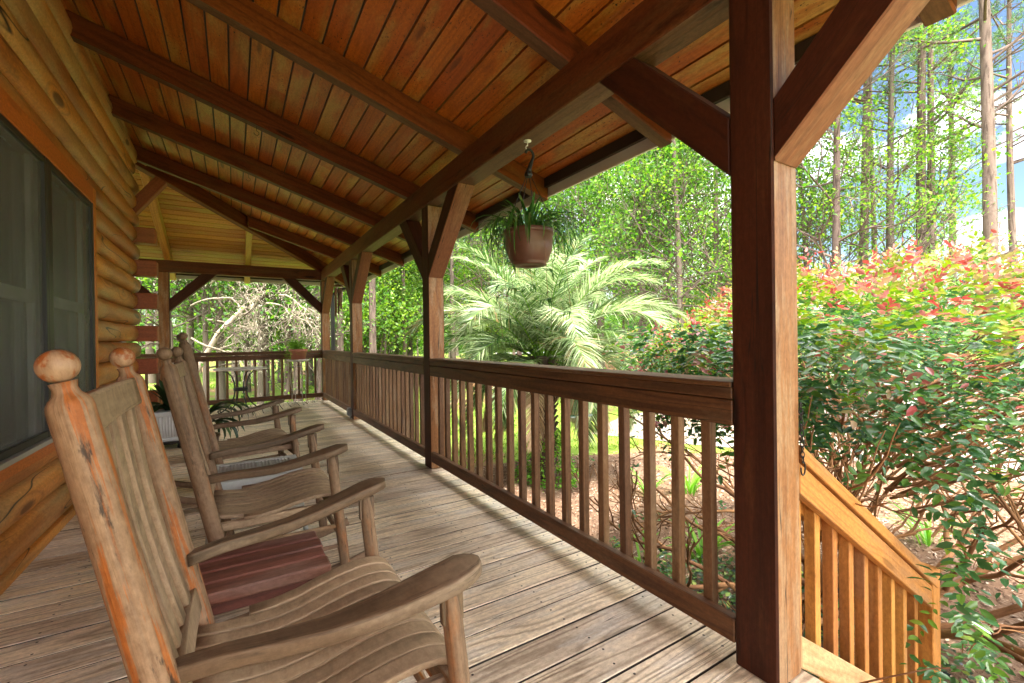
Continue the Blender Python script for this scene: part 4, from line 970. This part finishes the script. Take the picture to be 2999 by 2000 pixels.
for (a, r_, dz, sw) in ((R(200), .19, .36, .03), (R(150), .20, .62, .05), (R(262), .17, .42, .02), (R(60), .18, .30, .04), (R(320), .19, .48, .05), (R(185), .21, .52, .06), (R(10), .20, .56, -.02)):
    pts = []
    for t in np.linspace(0, 1, 9):
        pts.append((hx+math.cos(a)*(.10+r_*min(1, t*2.2)*.5)+sw*t*t, hy+math.sin(a)*(.10+r_*min(1, t*2.2)*.5), 1.70+.05*math.sin(t*3.14)*(t < .5)-dz*t**1.6+.00))
    e.tube(pts, .0013, 5); baby.append(pts[-1]); baby.append(pts[6])
part(e, 'runners', MT['bal'], hb)
for q, p in enumerate(baby): strap_leaves('plantlet', MT['hang'], p, 9 if q % 2 == 0 else 5, .13, .009, .35, 1.9, hb, spread=.004, seg=5)

# ------------------------------------------------------------------ shrub with red new growth
def grow_tubes(e, base, d0, L, r, depth, spread, n, tips, up=.15, seg=4, dk=.72, rk=.62, nseg=6, wob=.22):
    p = Vector(base); d = Vector(d0).normalized(); pts = [p.copy()]; rr = [r]
    for i in range(seg):
        d = (d+Vector((rng.gauss(0, wob), rng.gauss(0, wob), rng.gauss(0, wob)+up*.3))*.6).normalized(); p = p+d*(L/seg); pts.append(p.copy()); rr.append(r*(1-.42*(i+1)/seg))
    e.tube(pts, rr, nseg if r > .008 else 4, cap=False)
    if depth == 0: tips.append((pts[-1], d)); tips.append((pts[len(pts)//2], d)); return
    for k in range(n):
        t = rng.uniform(.45, 1); i = min(seg-1, int(t*seg)); q = pts[i].lerp(pts[i+1], t*seg-i)
        ax = d.orthogonal().normalized(); ax.rotate(Matrix.Rotation(rng.uniform(0, 6.283), 3, d)); nd = d.copy(); nd.rotate(Matrix.Rotation(rng.uniform(.5, 1)*spread, 3, ax)); nd.z += up
        grow_tubes(e, q, nd, L*dk*rng.uniform(.8, 1.15), max(.0025, r*rk), depth-1, spread, n, tips, up, seg, dk, rk, nseg, wob)
bc = np.array([3.75, 1.28, 0])
sh = empty('flowering_shrub', (3.7, 1.4, GZ), 'large spreading shrub with red and pink new leaves over dark green beside the steps', 'shrub')
e = MB(); tips = []
for k in range(11):
    a = k*2.4; b0 = (3.7+.12*math.cos(a), 1.4+.12*math.sin(a), GZ); el = rng.uniform(.35, 1.0)
    grow_tubes(e, b0, (math.cos(a)*.8, math.sin(a)*.8, el), 1.0, .030, 4, .75, 3, tips, .10, 5, .68, .60, 7, .28)
part(e, 'branches', MT['twig'], sh)
def sprigs(n, posf, L=(.12, .24), leaf=(.038, .062), nl=9):
    P, D, N_, LL, CC = [], [], [], [], []
    for k in range(n):
        p, d, c, ck = posf(); l = rng.uniform(*L); d = d/np.linalg.norm(d); side = np.cross(d, [0, 0, 1.]); side /= np.linalg.norm(side)+1e-9; upv = np.cross(side, d)
        m = int(nl*rng.uniform(.7, 1.3))
        for i in range(m):
            t = (i+.5)/m; q = p+d*l*t+np.array([0, 0, -.06*t*t*l/.2]); s = 1 if i % 2 else -1
            if i == m-1: s = 0
            dd = d*rng.uniform(.35, .7)+side*s*rng.uniform(.7, 1)+upv*rng.uniform(-.25, .35); P.append(q); D.append(dd+nr.normal(0, .12, 3)); N_.append(upv+nr.normal(0, .35, 3))
            LL.append(rng.uniform(*leaf)*(1-.35*t*ck)); CC.append(min(1, max(0, c+(.16*t+rng.gauss(0, .08))*ck+rng.gauss(0, .05))))
    return map(np.array, (P, D, N_, LL, CC))
RX, RY = 1.60, 1.45
def canopy_top(x, y):
    dx, dy = (x-bc[0])/RX, (y-bc[1])/RY; r2 = dx*dx+dy*dy
    return 1.50-.50*r2+.06*math.sin(x*4.3+1)*math.cos(y*3.9)
def pos_top():
    while True:
        x, y = rng.uniform(-1, 1), rng.uniform(-1, 1)
        if x*x+y*y < 1: break
    r2 = x*x+y*y; X_, Y_ = bc[0]+x*RX, bc[1]+y*RY
    depth = rng.random()**1.5*.42; z = canopy_top(X_, Y_)-depth+rng.gauss(0, .03)-.0
    d = np.array([x*.9+rng.gauss(0, .4), y*.9+rng.gauss(0, .4), .85-depth*2.2-r2*.6+rng.gauss(0, .25)])
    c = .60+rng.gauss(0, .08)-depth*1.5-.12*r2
    if rng.random() < .20 and depth < .18: c = rng.uniform(.74, .98)
    return np.array([X_, Y_, z]), d, c, 1.
def pos_side():
    a = rng.uniform(0, 6.283); k = rng.uniform(.82, 1.02); x, y = math.cos(a)*k, math.sin(a)*k
    X_, Y_ = bc[0]+x*RX, bc[1]+y*RY
    low = .60 if (x < -.2) else .3
    if y < -.40 and x < .1: low = -.75
    if x < -.1 and y > .75: low = .45
    z = rng.uniform(low, 1.15) if rng.random() < .75 else rng.uniform(max(low, .45), 1.15)
    k2 = 1+.05*math.sin(z*7)-max(0, .3-z)*.20; X_, Y_ = bc[0]+x*RX*k2, bc[1]+y*RY*k2
    d = np.array([x*.8+rng.gauss(0, .4), y*.8+rng.gauss(0, .4), -.45+rng.gauss(0, .35)])
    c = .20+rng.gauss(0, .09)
    if z > .85 and rng.random() < .15: c = rng.uniform(.6, .9)
    if rng.random() < .03: c = .85
    return np.array([X_, Y_, z]), d, c, .6
def pos_in():
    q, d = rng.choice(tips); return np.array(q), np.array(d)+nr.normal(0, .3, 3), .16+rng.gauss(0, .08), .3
def shoots():
    while True:
        x, y = rng.uniform(-1, 1), rng.uniform(-1, 1)
        if x*x+y*y < .9: break
    X_, Y_ = bc[0]+x*RX, bc[1]+y*RY
    return np.array([X_, Y_, canopy_top(X_, Y_)-.02]), np.array([x*.5+rng.gauss(0, .3), y*.5+rng.gauss(0, .3), 1.]), rng.uniform(.62, .95), 1.
for nm, n_, f, kw in (('top_leaves', 3300, pos_top, dict(leaf=(.034, .066))), ('side_leaves', 1900, pos_side, dict(L=(.14, .30), leaf=(.036, .074))), ('inner_leaves', 110, pos_in, {}), ('new_shoots', 170, shoots, dict(L=(.14, .32), nl=8))):
    P, D, N_, LL, CC = sprigs(n_, f, **kw)
    cards(nm, P, D, N_, LL, LL*.46, CC, MT['bush'], sh, fold=.14, loc=(3.7, 1.4, GZ), shape='oval')
# twigs under the canopy shell
e = MB()
for k in range(260):
    a = rng.uniform(0, 6.283); k1 = rng.uniform(.35, .95); x, y = math.cos(a)*k1, math.sin(a)*k1
    p1 = Vector((bc[0]+x*RX, bc[1]+y*RY, rng.uniform(.35, 1.15))); p0 = Vector((3.7+x*.5, 1.4+y*.5, p1.z-rng.uniform(.25, .8)*k1-.1)); pm = p0.lerp(p1, .5)+Vector((rng.gauss(0, .07), rng.gauss(0, .07), rng.gauss(0, .06)))
    e.tube([p0, p0.lerp(pm, .5)+Vector((rng.gauss(0, .03), rng.gauss(0, .03), rng.gauss(0, .03))), pm, pm.lerp(p1, .5)+Vector((0, 0, rng.gauss(0, .03))), p1], [.009, .007, .0055, .004, .0025], 5, cap=False)
part(e, 'twigs', MT['twig'], sh)

# ------------------------------------------------------------------ palm
px_, py_ = 3.85, 5.35
pm = empty('palm_tree', (px_, py_, GZ), 'feathery arching palm with grey-green fronds on a short scaly trunk', 'palm tree')
e = MB(); st = []
for i in range(22):
    z = GZ+1.78*i/21; r_ = .155+.02*math.sin(i*2.1)+(.05 if i > 15 else 0)*(i-15)/6; st.append((Vector((px_, py_, z)), Vector((1, 0, 0)), Vector((0, 1, 0)), r_, r_))
e.sweep(st, 14, 2, .5)
for i in range(70):   # leaf base scars
    a = i*2.4; z = GZ+.15+1.5*i/70; d = Vector((math.cos(a), math.sin(a), 0)); rr_ = .15+(.03 if z > .1 else 0); e.beam(Vector((px_, py_, z))+d*rr_*.9, Vector((px_, py_, z+.10))+d*(rr_+.055), .085, .022, up=d)
part(e, 'trunk', MT['bark'], pm)
def frond(a, el, L, droop, mat, dead=False):
    h = Vector((math.cos(a), math.sin(a), 0)); p = Vector((px_, py_, .75))+h*.08; th = el; pts = []; dirs = []
    m = 34
    for i in range(m):
        t = i/(m-1); d = h*math.cos(th)+Vector((0, 0, 1))*math.sin(th); pts.append(p.copy()); dirs.append(d); p = p+d*(L/m); th -= droop/m*(.25+1.7*t)
    e = MB(); e.tube(pts, [.013*(1-.85*i/(m-1)) for i in range(m)], 6); o = part(e, 'frond', MT['fern'] if not dead else MT['twig'], pm)
    P, D, N_, LL, DD, CC = [], [], [], [], [], []
    sd = Vector((-math.sin(a), math.cos(a), 0)); base = rng.uniform(.15, .6)
    for i in range(5, m):
        t = i/(m-1)
        for sub in (0, .25, .5, .75):
            q = pts[i].lerp(pts[min(i+1, m-1)], sub)
            for s in (-1, 1):
                ll = (.50*math.sin(math.pi*(.16+.80*t))**.8)*rng.uniform(.85, 1.1)*(L/2.0); upn = sd.cross(dirs[i])*-1
                dd = dirs[i]*(.62+.55*t)+sd*s*.85+upn*rng.uniform(.15, .5)
                P.append(q); D.append(dd); N_.append(upn*.5+sd*s*-.5+Vector((rng.gauss(0, .35), rng.gauss(0, .35), rng.gauss(0, .35)))); LL.append(ll); DD.append(rng.uniform(.10, .60)*(1.5 if dead else 1)); CC.append(min(1, max(0, base+rng.gauss(0, .30))))
    f = lambda q: np.array([tuple(v) for v in q])
    l = cards('leaflets', f(P), f(D), f(N_), np.array(LL), .015, np.array(CC), mat, o, fold=np.array(DD), loc=(px_, py_, GZ), shape='blade')
k = 0
for (el, L, dr, n_, a0) in ((1.50, 2.1, .4, 5, .3), (1.32, 2.4, 1.0, 8, 0), (1.12, 2.5, 1.5, 9, .2), (.86, 2.45, 1.8, 10, .5), (.55, 2.3, 1.9, 9, .1), (.2, 2.0, 1.9, 8, .6), (-.1, 1.8, 1.6, 7, .2)):
    for i in range(n_):
        frond(a0+6.283*i/n_+rng.uniform(-.15, .15), el+rng.uniform(-.1, .1), L*.9*rng.uniform(.9, 1.08), dr*rng.uniform(.85, 1.15), MT['palm'])
for i in range(9): frond(.4+6.283*i/9, -.55+rng.uniform(-.2, .2), 1.35, 1.0, MT['deadpalm'], True)
# climbing vine at its foot
vn = empty('vine', (px_-.1, py_-.15, GZ), 'bright green leafy vine climbing the foot of the palm trunk', 'vine')
P, D, N_ = [], [], []
for k in range(1900):
    a = rng.uniform(0, 6.283); z = rng.random()**1.3*.72; r_ = (.17+.34*max(0, 1-z/.72)**1.2*rng.random()**.5+.05*rng.random()); P.append((px_-.05+math.cos(a)*r_, py_-.1+math.sin(a)*r_, GZ+z)); D.append((math.cos(a)+rng.gauss(0, .5), math.sin(a)+rng.gauss(0, .5), rng.gauss(0, .5))); N_.append((math.cos(a)*.5+rng.gauss(0, .4), math.sin(a)*.5+rng.gauss(0, .4), .8))
cards('leaves', np.array(P), np.array(D), np.array(N_), nr.uniform(.03, .06, len(P)), .035, nr.rand(len(P)), MT['vine'], vn, fold=.1, loc=(px_-.1, py_-.15, GZ))
e = MB()
for k in range(14):
    a = rng.uniform(0, 6.283); e.tube([(px_+math.cos(a)*.3, py_+math.sin(a)*.3, GZ), (px_+math.cos(a)*.2, py_+math.sin(a)*.2, GZ+.15), (px_+math.cos(a+.5)*.185, py_+math.sin(a+.5)*.185, GZ+.6)], .003, 4)
part(e, 'stems', MT['twig'], vn)

# ------------------------------------------------------------------ irises, ground cover, mulch, grass
def iris(x, y, n, L, lb, name='iris_clump'):
    z0 = GZ+.006; e = MB()
    o = strap_leaves(name, MT['iris'], (x, y, z0), n, L, .030, 3.6, 1.1, None, spread=.10, seg=6)
    return tag(o, lb, 'plant', 'clumps of sword-leaved irises in the mulch bed')
iris(3.55, 2.55, 26, .50, 'iris clump in the mulch with a few yellow-green blades nearest the railing')
iris(3.02, 2.75, 12, .42, 'small iris clump just left of the nearest iris clump')
iris(4.95, 3.72, 26, .62, 'iris clump farther out in the mulch near the shrub')
iris(4.45, 3.95, 14, .55, 'thin iris clump between the palm and the shrub')
iris(5.6, 1.55, 20, .50, 'iris clump seen beneath the shrub branches', 'iris_clump')
P = []; k = 0
while len(P) < 5200:
    x, y = rng.uniform(1.75, 4.4), rng.uniform(.2, 3.0)
    if math.hypot((x-2.85)/1.25, (y-1.65)/1.0) < 1+rng.gauss(0, .10): P.append((x, y, GZ+.02+rng.random()*.09))
P = np.array(P); n_ = len(P); D = unit(n_); D[:, 2] = np.abs(D[:, 2])*.4; N_ = np.tile([0, 0, 1.], (n_, 1))+nr.normal(0, .35, (n_, 3))
tag(cards('ground_cover', P, D, N_, nr.uniform(.035, .065, n_), nr.uniform(.022, .036, n_), np.clip(nr.normal(.42, .28, n_), 0, 1), MT['gcover'], fold=.12, loc=(2.9, 1.8, GZ)), 'low purple-green ground cover between the railing and the shrub', 'ground cover', kind='stuff')
n_ = 42000; x = nr.uniform(1.5, 8.0, n_); y = nr.uniform(-1.5, 6.6, n_); P = np.stack([x, y, GZ+.008+nr.rand(n_)*.02], 1)
keep = ((x-3.5)/4.6)**2+((y-2.4)/3.9)**2 < 1; P = P[keep]; n_ = len(P); D = unit(n_); D[:, 2] *= .25; N_ = np.tile([0, 0, 1.], (n_, 1))+nr.normal(0, .4, (n_, 3))
tag(cards('mulch_chips', P, D, N_, nr.uniform(.02, .065, n_), nr.uniform(.008, .022, n_), nr.rand(n_), MT['chip'], loc=(3, 2, GZ)), 'shredded bark mulch and dry leaves on the bed', 'mulch', kind='stuff')
n_ = 80000; ang = nr.uniform(-.3, 1.5, n_); dist = 6+nr.rand(n_)**1.6*26; x = np.sin(ang)*dist; y = np.cos(ang)*dist
lawn = np.sin(x*.55+1.3)*np.cos(y*.42+.4)+np.sin(x*.21)*.6 > -.35
keep = lawn & ~((x > 1) & (((x-3.5)/4.9)**2+((y-2.4)/4.1)**2 < 1)) & ~((x < 1.7) & (y < 9.2)) & ~((x > 7) & (y < 9.5) & (x > y*.8))
x, y = x[keep], y[keep]; n_ = len(x); zz = np.where(np.hypot(x-2, y-4) < 7, 0, .12*np.sin(x*.13+1)*np.cos(y*.11)*np.minimum(1, (np.hypot(x-2, y-4)-7)/15))
P = np.stack([x, y, GZ+zz], 1); D = nr.normal(0, .45, (n_, 3)); D[:, 2] = 1
tag(cards('grass', P, D, nr.normal(0, 1, (n_, 3)), nr.uniform(.04, .11, n_)*(1+np.hypot(x, y)*.02), .008+np.hypot(x, y)*.0008, nr.rand(n_), MT['grass'], fold=.3, loc=(5, 12, GZ), shape='blade'), 'bright yellow-green lawn grass around the palm and beyond the porch', 'grass', kind='stuff')

#===TREES===
def at(u, d, z=GZ):
    az = R(31.784)+math.atan((u-1499.5)/1315.4); return (math.sin(az)*d, math.cos(az)*d, z)
def frame_tree(name, h, r, e, lean=(0, 0)):
    pts = []; rr = []
    ph = rng.random()*6
    for i in range(10):
        t = i/9; pts.append(Vector((lean[0]*t*h+.12*math.sin(t*5+ph)*t, lean[1]*t*h+.12*math.cos(t*4+ph)*t, h*t))); rr.append(r*(1.15 if i == 0 else 1)*(1-.78*t))
    e.tube(pts, rr, 9, cap=False); return pts, rr
def pine_mesh(h, r, z0, nb, seed, tuft=.17, lean=(0, 0)):
    rng.seed(seed); e = MB(); pts, rr = frame_tree('p', h, r, e, lean); P, D, N_, LL = [], [], [], []
    for k in range(nb):
        t = lerp(z0, .985, (k+rng.random())/nb); i = min(8, int(t*9)); q = pts[i].lerp(pts[i+1], t*9-i); a = rng.uniform(0, 6.283)
        L = (2.9*(1-t)**.6+.7)*rng.uniform(.5, 1.15); d = Vector((math.cos(a), math.sin(a), rng.uniform(.05, .55)))
        bp = [q]; dd = d.normalized(); n = 5
        for s in range(n):
            dd = (dd+Vector((rng.gauss(0, .12), rng.gauss(0, .12), .07))).normalized(); bp.append(bp[-1]+dd*L/n)
        e.tube(bp, [max(.012, .045*(1-t)+.015)*(1-.75*s/n) for s in range(n+1)], 4, cap=False)
        dead = t < z0+.12 and rng.random() < .6
        for s in range(2, n+1):
            for w in range(3):
                sd = Vector((rng.gauss(0, 1), rng.gauss(0, 1), rng.gauss(0, .5)+.25)).normalized(); l2 = rng.uniform(.18, .62)*L*.45; tp = bp[s]+(sd+dd*.5)*l2
                e.tube([bp[s], bp[s].lerp(tp, .5)+Vector((0, 0, .03)), tp], [.010, .007, .004], 3, cap=False)
                if dead: continue
                for c in range(2):
                    ctr = tp+Vector((rng.gauss(0, .12), rng.gauss(0, .12), rng.gauss(0, .09)))*(1 if c else 0)
                    for m in range(15):
                        v = Vector((rng.gauss(0, 1), rng.gauss(0, 1), rng.gauss(0, 1)+.35)).normalized(); P.append(tuple(ctr-v*.01)); D.append(tuple(v)); LL.append(rng.uniform(.7, 1.15)*tuft)
    n = len(P); return e, np.array(P), np.array(D), unit(n), np.array(LL), .013
def broad_mesh(h, r, z0, nlimb, seed, nleaf, lsz, spread, sigma=.34, levels=3, up=.18, lean=(0, 0), clear=0, lean_l=1.):
    rng.seed(seed); e = MB(); pts, rr = frame_tree('b', h*.93, r, e, lean); tips = []
    for k in range(nlimb):
        t = lerp(z0, .97, ((k+rng.random())/nlimb)); i = min(8, int(t*9)); q = pts[i].lerp(pts[i+1], t*9-i); a = k*2.4+rng.uniform(-.5, .5)
        L = spread*(1-.65*max(0, (t-z0)/(1-z0)))*rng.uniform(.6, 1.1)*.5
        grow_tubes(e, q, (math.cos(a), math.sin(a), rng.uniform(.15, .8)), L, max(.012, r*.34*(1.1-t)), levels, .8, 3, tips, up, 3, .72, .6, 5, .25)
    ctr = np.array([tuple(p[0]) for p in tips]); idx = nr.randint(0, len(ctr), nleaf); P = ctr[idx]+nr.normal(0, sigma*.55, (nleaf, 3))*np.array([1, 1, .7])
    D = unit(nleaf); D[:, 2] -= .25; N_ = unit(nleaf)*.8+np.array([0, 0, 1.])
    return e, P, D, N_, nr.uniform(.7, 1.25, nleaf)*lsz, nr.uniform(.55, .8, nleaf)*lsz
PROTO = {}
def proto(key, kind, bark, leaf, fn):
    e, P, D, N_, LL, WW = fn
    tm = e.build('trunk', bark, local=True).data
    crn = cards('crown', P, D, N_, LL, WW, nr.rand(len(P)), leaf, fold=0 if kind == 'pine_tree' else .12).data
    for o in [o for o in list(C.objects) if o.data in (tm, crn)]: bpy.data.objects.remove(o)
    PROTO[key] = (kind, tm, crn)
proto('pineA', 'pine_tree', MT['bark'], MT['needle'], pine_mesh(19, .145, .34, 44, 1))
proto('pineB', 'pine_tree', MT['bark'], MT['needle'], pine_mesh(17, .12, .42, 36, 2, lean=(.02, .01)))
proto('pineC', 'pine_tree', MT['bark'], MT['needle'], pine_mesh(21, .135, .62, 30, 3))
proto('gumA', 'leafy_tree', MT['bark'], MT['broad2'], broad_mesh(14, .14, .16, 24, 4, 8000, .088, 4.2, .42))
proto('gumB', 'leafy_tree', MT['barkl'], MT['broad2'], broad_mesh(12, .11, .12, 22, 5, 7500, .088, 4.0, .42, lean=(.03, -.02)))
proto('oakA', 'leafy_tree', MT['barkl'], MT['broad'], broad_mesh(11, .17, .27, 22, 6, 10500, .125, 6.2, .5))
proto('oakB', 'leafy_tree', MT['barkl'], MT['broad'], broad_mesh(8.5, .12, .24, 20, 8, 9000, .11, 5.0, .5))
proto('bushy', 'understory_tree', MT['barkl'], MT['broad2'], broad_mesh(4.2, .05, .12, 14, 9, 5200, .10, 3.2, .5, 2))
def tree(key, x, y, s, rz, label, group=None, sz=1., z=None):
    kind, tm, crn = PROTO[key]; lean = 0
    r = empty(kind, (x, y, GZ-.05 if z is None else z), label, {'pine_tree': 'pine tree', 'leafy_tree': 'tree', 'understory_tree': 'small tree'}[kind], group, rz); r.scale = (s, s, s*sz)
    for nm, m in (('trunk', tm), ('crown', crn)): o = bpy.data.objects.new(nm, m); C.objects.link(o); o.parent = r
    return r
rng.seed(42)
G1 = 'tall pines behind the red-leaved shrub'
for u, d, key, s, lb in ((2901, 13.5, 'pineA', .95, 'stout pine at the far right with many bare side branches'), (2742, 16, 'pineB', .95, 'slender pine just left of the stout right-hand pine, forked low'),
                         (2702, 15.5, 'pineC', .95, 'thick straight pine left of the slender forked pine'), (2611, 17, 'pineA', .85, 'pine rising behind the middle of the shrub'), (2564, 19, 'pineC', .72, 'thin pine left of the pine behind the middle of the shrub'),
                         (2515, 16, 'pineB', 1.15, 'broad pine trunk wrapped in leafy twigs right of the foreground post'), (2790, 22, 'pineA', .9, 'leaning far pine between the two right-hand pines'), (2985, 21, 'pineB', 1.0, 'distant pine at the right edge behind the stout pine')):
    x, y, z = at(u, d); tree(key, x, y, s, rng.uniform(0, 6.28), lb, G1)
G2 = 'airy leafy trees in front of the pines'
for u, d, key, s, lb in ((2455, 12.5, 'gumA', .85, 'airy bright-leaved tree nearest the foreground post on its right'), (2600, 14.5, 'gumB', 1.0, 'airy bright-leaved tree over the middle of the shrub'), (2370, 15, 'gumB', .9, 'leafy tree just visible beside the right edge of the foreground post'),
                         (2720, 18.0, 'gumA', .6, 'airy leafy tree among the right-hand pines'), (2290, 19, 'gumA', 1.0, 'leafy tree mostly hidden behind the foreground post')):
    x, y, z = at(u, d); tree(key, x, y, s, rng.uniform(0, 6.28), lb, G2)
G3 = 'dense green trees behind the palm'
for u, d, key, s, lb in ((1992, 13, 'gumB', .95, 'tree with bent grey double trunk left of the foreground post'), (2110, 15, 'oakB', 1.15, 'dense green tree directly left of the foreground post'), (1880, 17, 'oakA', .95, 'dense rounded tree right above the palm crown'),
                         (1760, 19, 'oakA', 1.0, 'dense tree behind the palm to the right of the hanging basket'), (1640, 22, 'oakB', 1.4, 'dense tree right behind the hanging basket'), (1520, 20, 'gumA', .9, 'dense tree left behind the hanging basket'), (1410, 24, 'oakA', 1.0, 'leafy tree seen between post and basket'),
                         (1960, 24, 'oakA', 1.2, 'tall dense tree far behind the double trunk'), (1330, 19, 'gumB', 1.05, 'leafy tree just right of the post with two braces'), (1700, 30, 'gumA', 1.2, 'far tree in the second row behind the palm')):
    x, y, z = at(u, d); tree(key, x, y, s, rng.uniform(0, 6.28), lb, G3)
G4 = 'straight pines seen down the side of the porch'
for u, d, key, s, lb in ((1091, 15, 'pineC', .93, 'pale straight pine trunk between the two brown posts'), (1115, 21, 'pineB', .9, 'thinner pine just right of the pale straight pine'), (1161, 24, 'pineC', .9, 'far pine left of the braced post'), (1066, 23, 'pineA', .9, 'dark pine left of the pale straight pine'),
                         (995, 16, 'pineC', .95, 'pale pine trunk behind the wind chime'), (933, 17, 'pineC', .95, 'pale pine trunk just left of the corner post'), (1185, 20, 'pineB', .85, 'pine close to the left side of the braced post'), (870, 15, 'pineC', .9, 'light pine trunk behind the potted fern'), (843, 19, 'pineA', .95, 'dark pine left of the light trunk behind the fern')):
    x, y, z = at(u, d); tree(key, x, y, s, rng.uniform(0, 6.28), lb, G4)
G5 = 'woodland trees beyond the far railing'
for u, d, key, s, lb in ((644, 17, 'oakA', .85, 'thick-trunked tree above the left end of the bistro table'), (721, 22, 'oakB', 1.2, 'tree behind the bistro table'), (774, 19, 'oakB', 1.15, 'green tree right of the bistro table'), (560, 20, 'oakB', 1.2, 'tree behind the tops of the far rocking chairs'), (470, 18, 'oakB', 1.0, 'tree left behind the brown end post'),
                         (905, 24, 'oakA', 1.05, 'green tree behind the corner post'), (1030, 27, 'oakA', 1.1, 'green tree between wind chime and outlet box post'), (1200, 30, 'oakA', 1.15, 'tall green tree left of the braced post'), (1130, 19, 'bushy', 1.4, 'bushy young tree low between the two brown posts'), (820, 26, 'gumA', 1.0, 'taller tree above the fern'), (690, 29, 'oakA', 1.2, 'far tree over the table')):
    x, y, z = at(u, d); tree(key, x, y, s, rng.uniform(0, 6.28), lb, G5)
lbA = 'one of the slim pine trunks deep in the woods beyond the lawn'; lbB = 'one of the green trees filling the woods beyond the lawn'; lbC = 'one of the leafy saplings along the edge of the woods'
for k in range(16):
    u = rng.uniform(330, 2300) if k < 14 else rng.uniform(2300, 3250); d = rng.uniform(27, 62); x, y, z = at(u, d); tree(rng.choice(['pineA', 'pineB', 'pineC', 'pineC']), x, y, rng.uniform(.75, 1.1), rng.uniform(0, 6.28), lbA, 'background pines in the woods')
for k in range(30):
    u = rng.uniform(330, 2200); d = rng.uniform(28, 70)
    x, y, z = at(u, d); tree(rng.choice(['oakA', 'oakB', 'gumA', 'oakA']), x, y, rng.uniform(.9, 1.35) if u < 2300 else rng.uniform(.45, .7), rng.uniform(0, 6.28), lbB, 'background leafy trees in the woods')
for k in range(34):
    u = rng.uniform(330, 2300) if k < 30 else rng.uniform(2300, 2900); d = rng.uniform(19, 38); x, y, z = at(u, d); tree('bushy', x, y, rng.uniform(.7, 1.6) if u < 2300 else .6, rng.uniform(0, 6.28), lbC, 'saplings at the edge of the woods')
# far woodland mass that closes the horizon
P = []
for k in range(30000):
    a = rng.uniform(-1.0, 1.75); d = rng.uniform(70, 110); ht = 4.5+2.2*math.sin(a*17)+1.5*math.sin(a*41+1); P.append((math.sin(a)*d, math.cos(a)*d, GZ+rng.random()**1.2*max(2.5, ht)))
P = np.array(P); n_ = len(P)
tag(cards('far_woods', P, unit(n_), unit(n_), nr.uniform(.9, 2.0, n_), nr.uniform(.7, 1.2, n_), nr.rand(n_), MT['broad'], fold=.1, loc=(30, 70, GZ)), 'far edge of the woods closing the view', 'woods', kind='stuff')
# dead pale twisted branches in front of the woods, beyond the far railing
dx_, dy_, _ = at(640, 11.5)
dt = empty('dead_tree', (dx_, dy_, GZ), 'grey twisted leafless branches hung with moss beyond the far railing', 'dead tree')
e = MB(); tips = []; rng.seed(5)
x9, y9, _ = at(560, 12)
e.tube([(x9-.3, y9, GZ), (x9, y9, .3), (x9+.5, y9-.1, 1.3), (x9+1.0, y9-.2, 1.9)], [.085, .07, .055, .045], 8)
for (u, z, aim, zz) in ((560, 1.9, .9, .25), (600, 1.6, .9, -.15), (650, 2.1, 1, .2), (620, 2.4, .2, .6), (700, 1.7, 1, .15), (780, 2.0, 1, -.1), (560, 1.2, 1, -.35), (700, 2.6, -.6, .3), (760, 2.6, .5, .3), (820, 2.2, .8, .1), (480, 2.0, -.8, .2), (600, 2.9, .4, .4)):
    bx_, by_, _ = at(u, 12); grow_tubes(e, (bx_, by_, z), (aim, rng.uniform(-.5, .3), zz), .85, .022, 4, .9, 3, tips, -.02, 5, .72, .62, 5, .42)
part(e, 'limbs', MT['dead'], dt)
ctr = np.array([tuple(p[0]) for p in tips]); n_ = 1900; P = ctr[nr.randint(0, len(ctr), n_)]+nr.normal(0, .16, (n_, 3)); D = unit(n_)*.5; D[:, 2] -= .6
cards('moss', P, D, unit(n_), nr.uniform(.04, .12, n_), .016, nr.rand(n_), MT['moss'], dt, fold=.1, loc=(dx_, dy_, GZ))
for u, d, s in ((600, 14, .75), (760, 15, .8), (500, 13.5, .8)):
    x, y, z = at(u, d); tree('oakB', x, y, s, rng.uniform(0, 6.28), {600: 'green tree intertwined with the dead branches', 760: 'green tree right of the dead branches', 500: 'green tree left of the dead branches'}[u], 'woodland trees beyond the far railing')
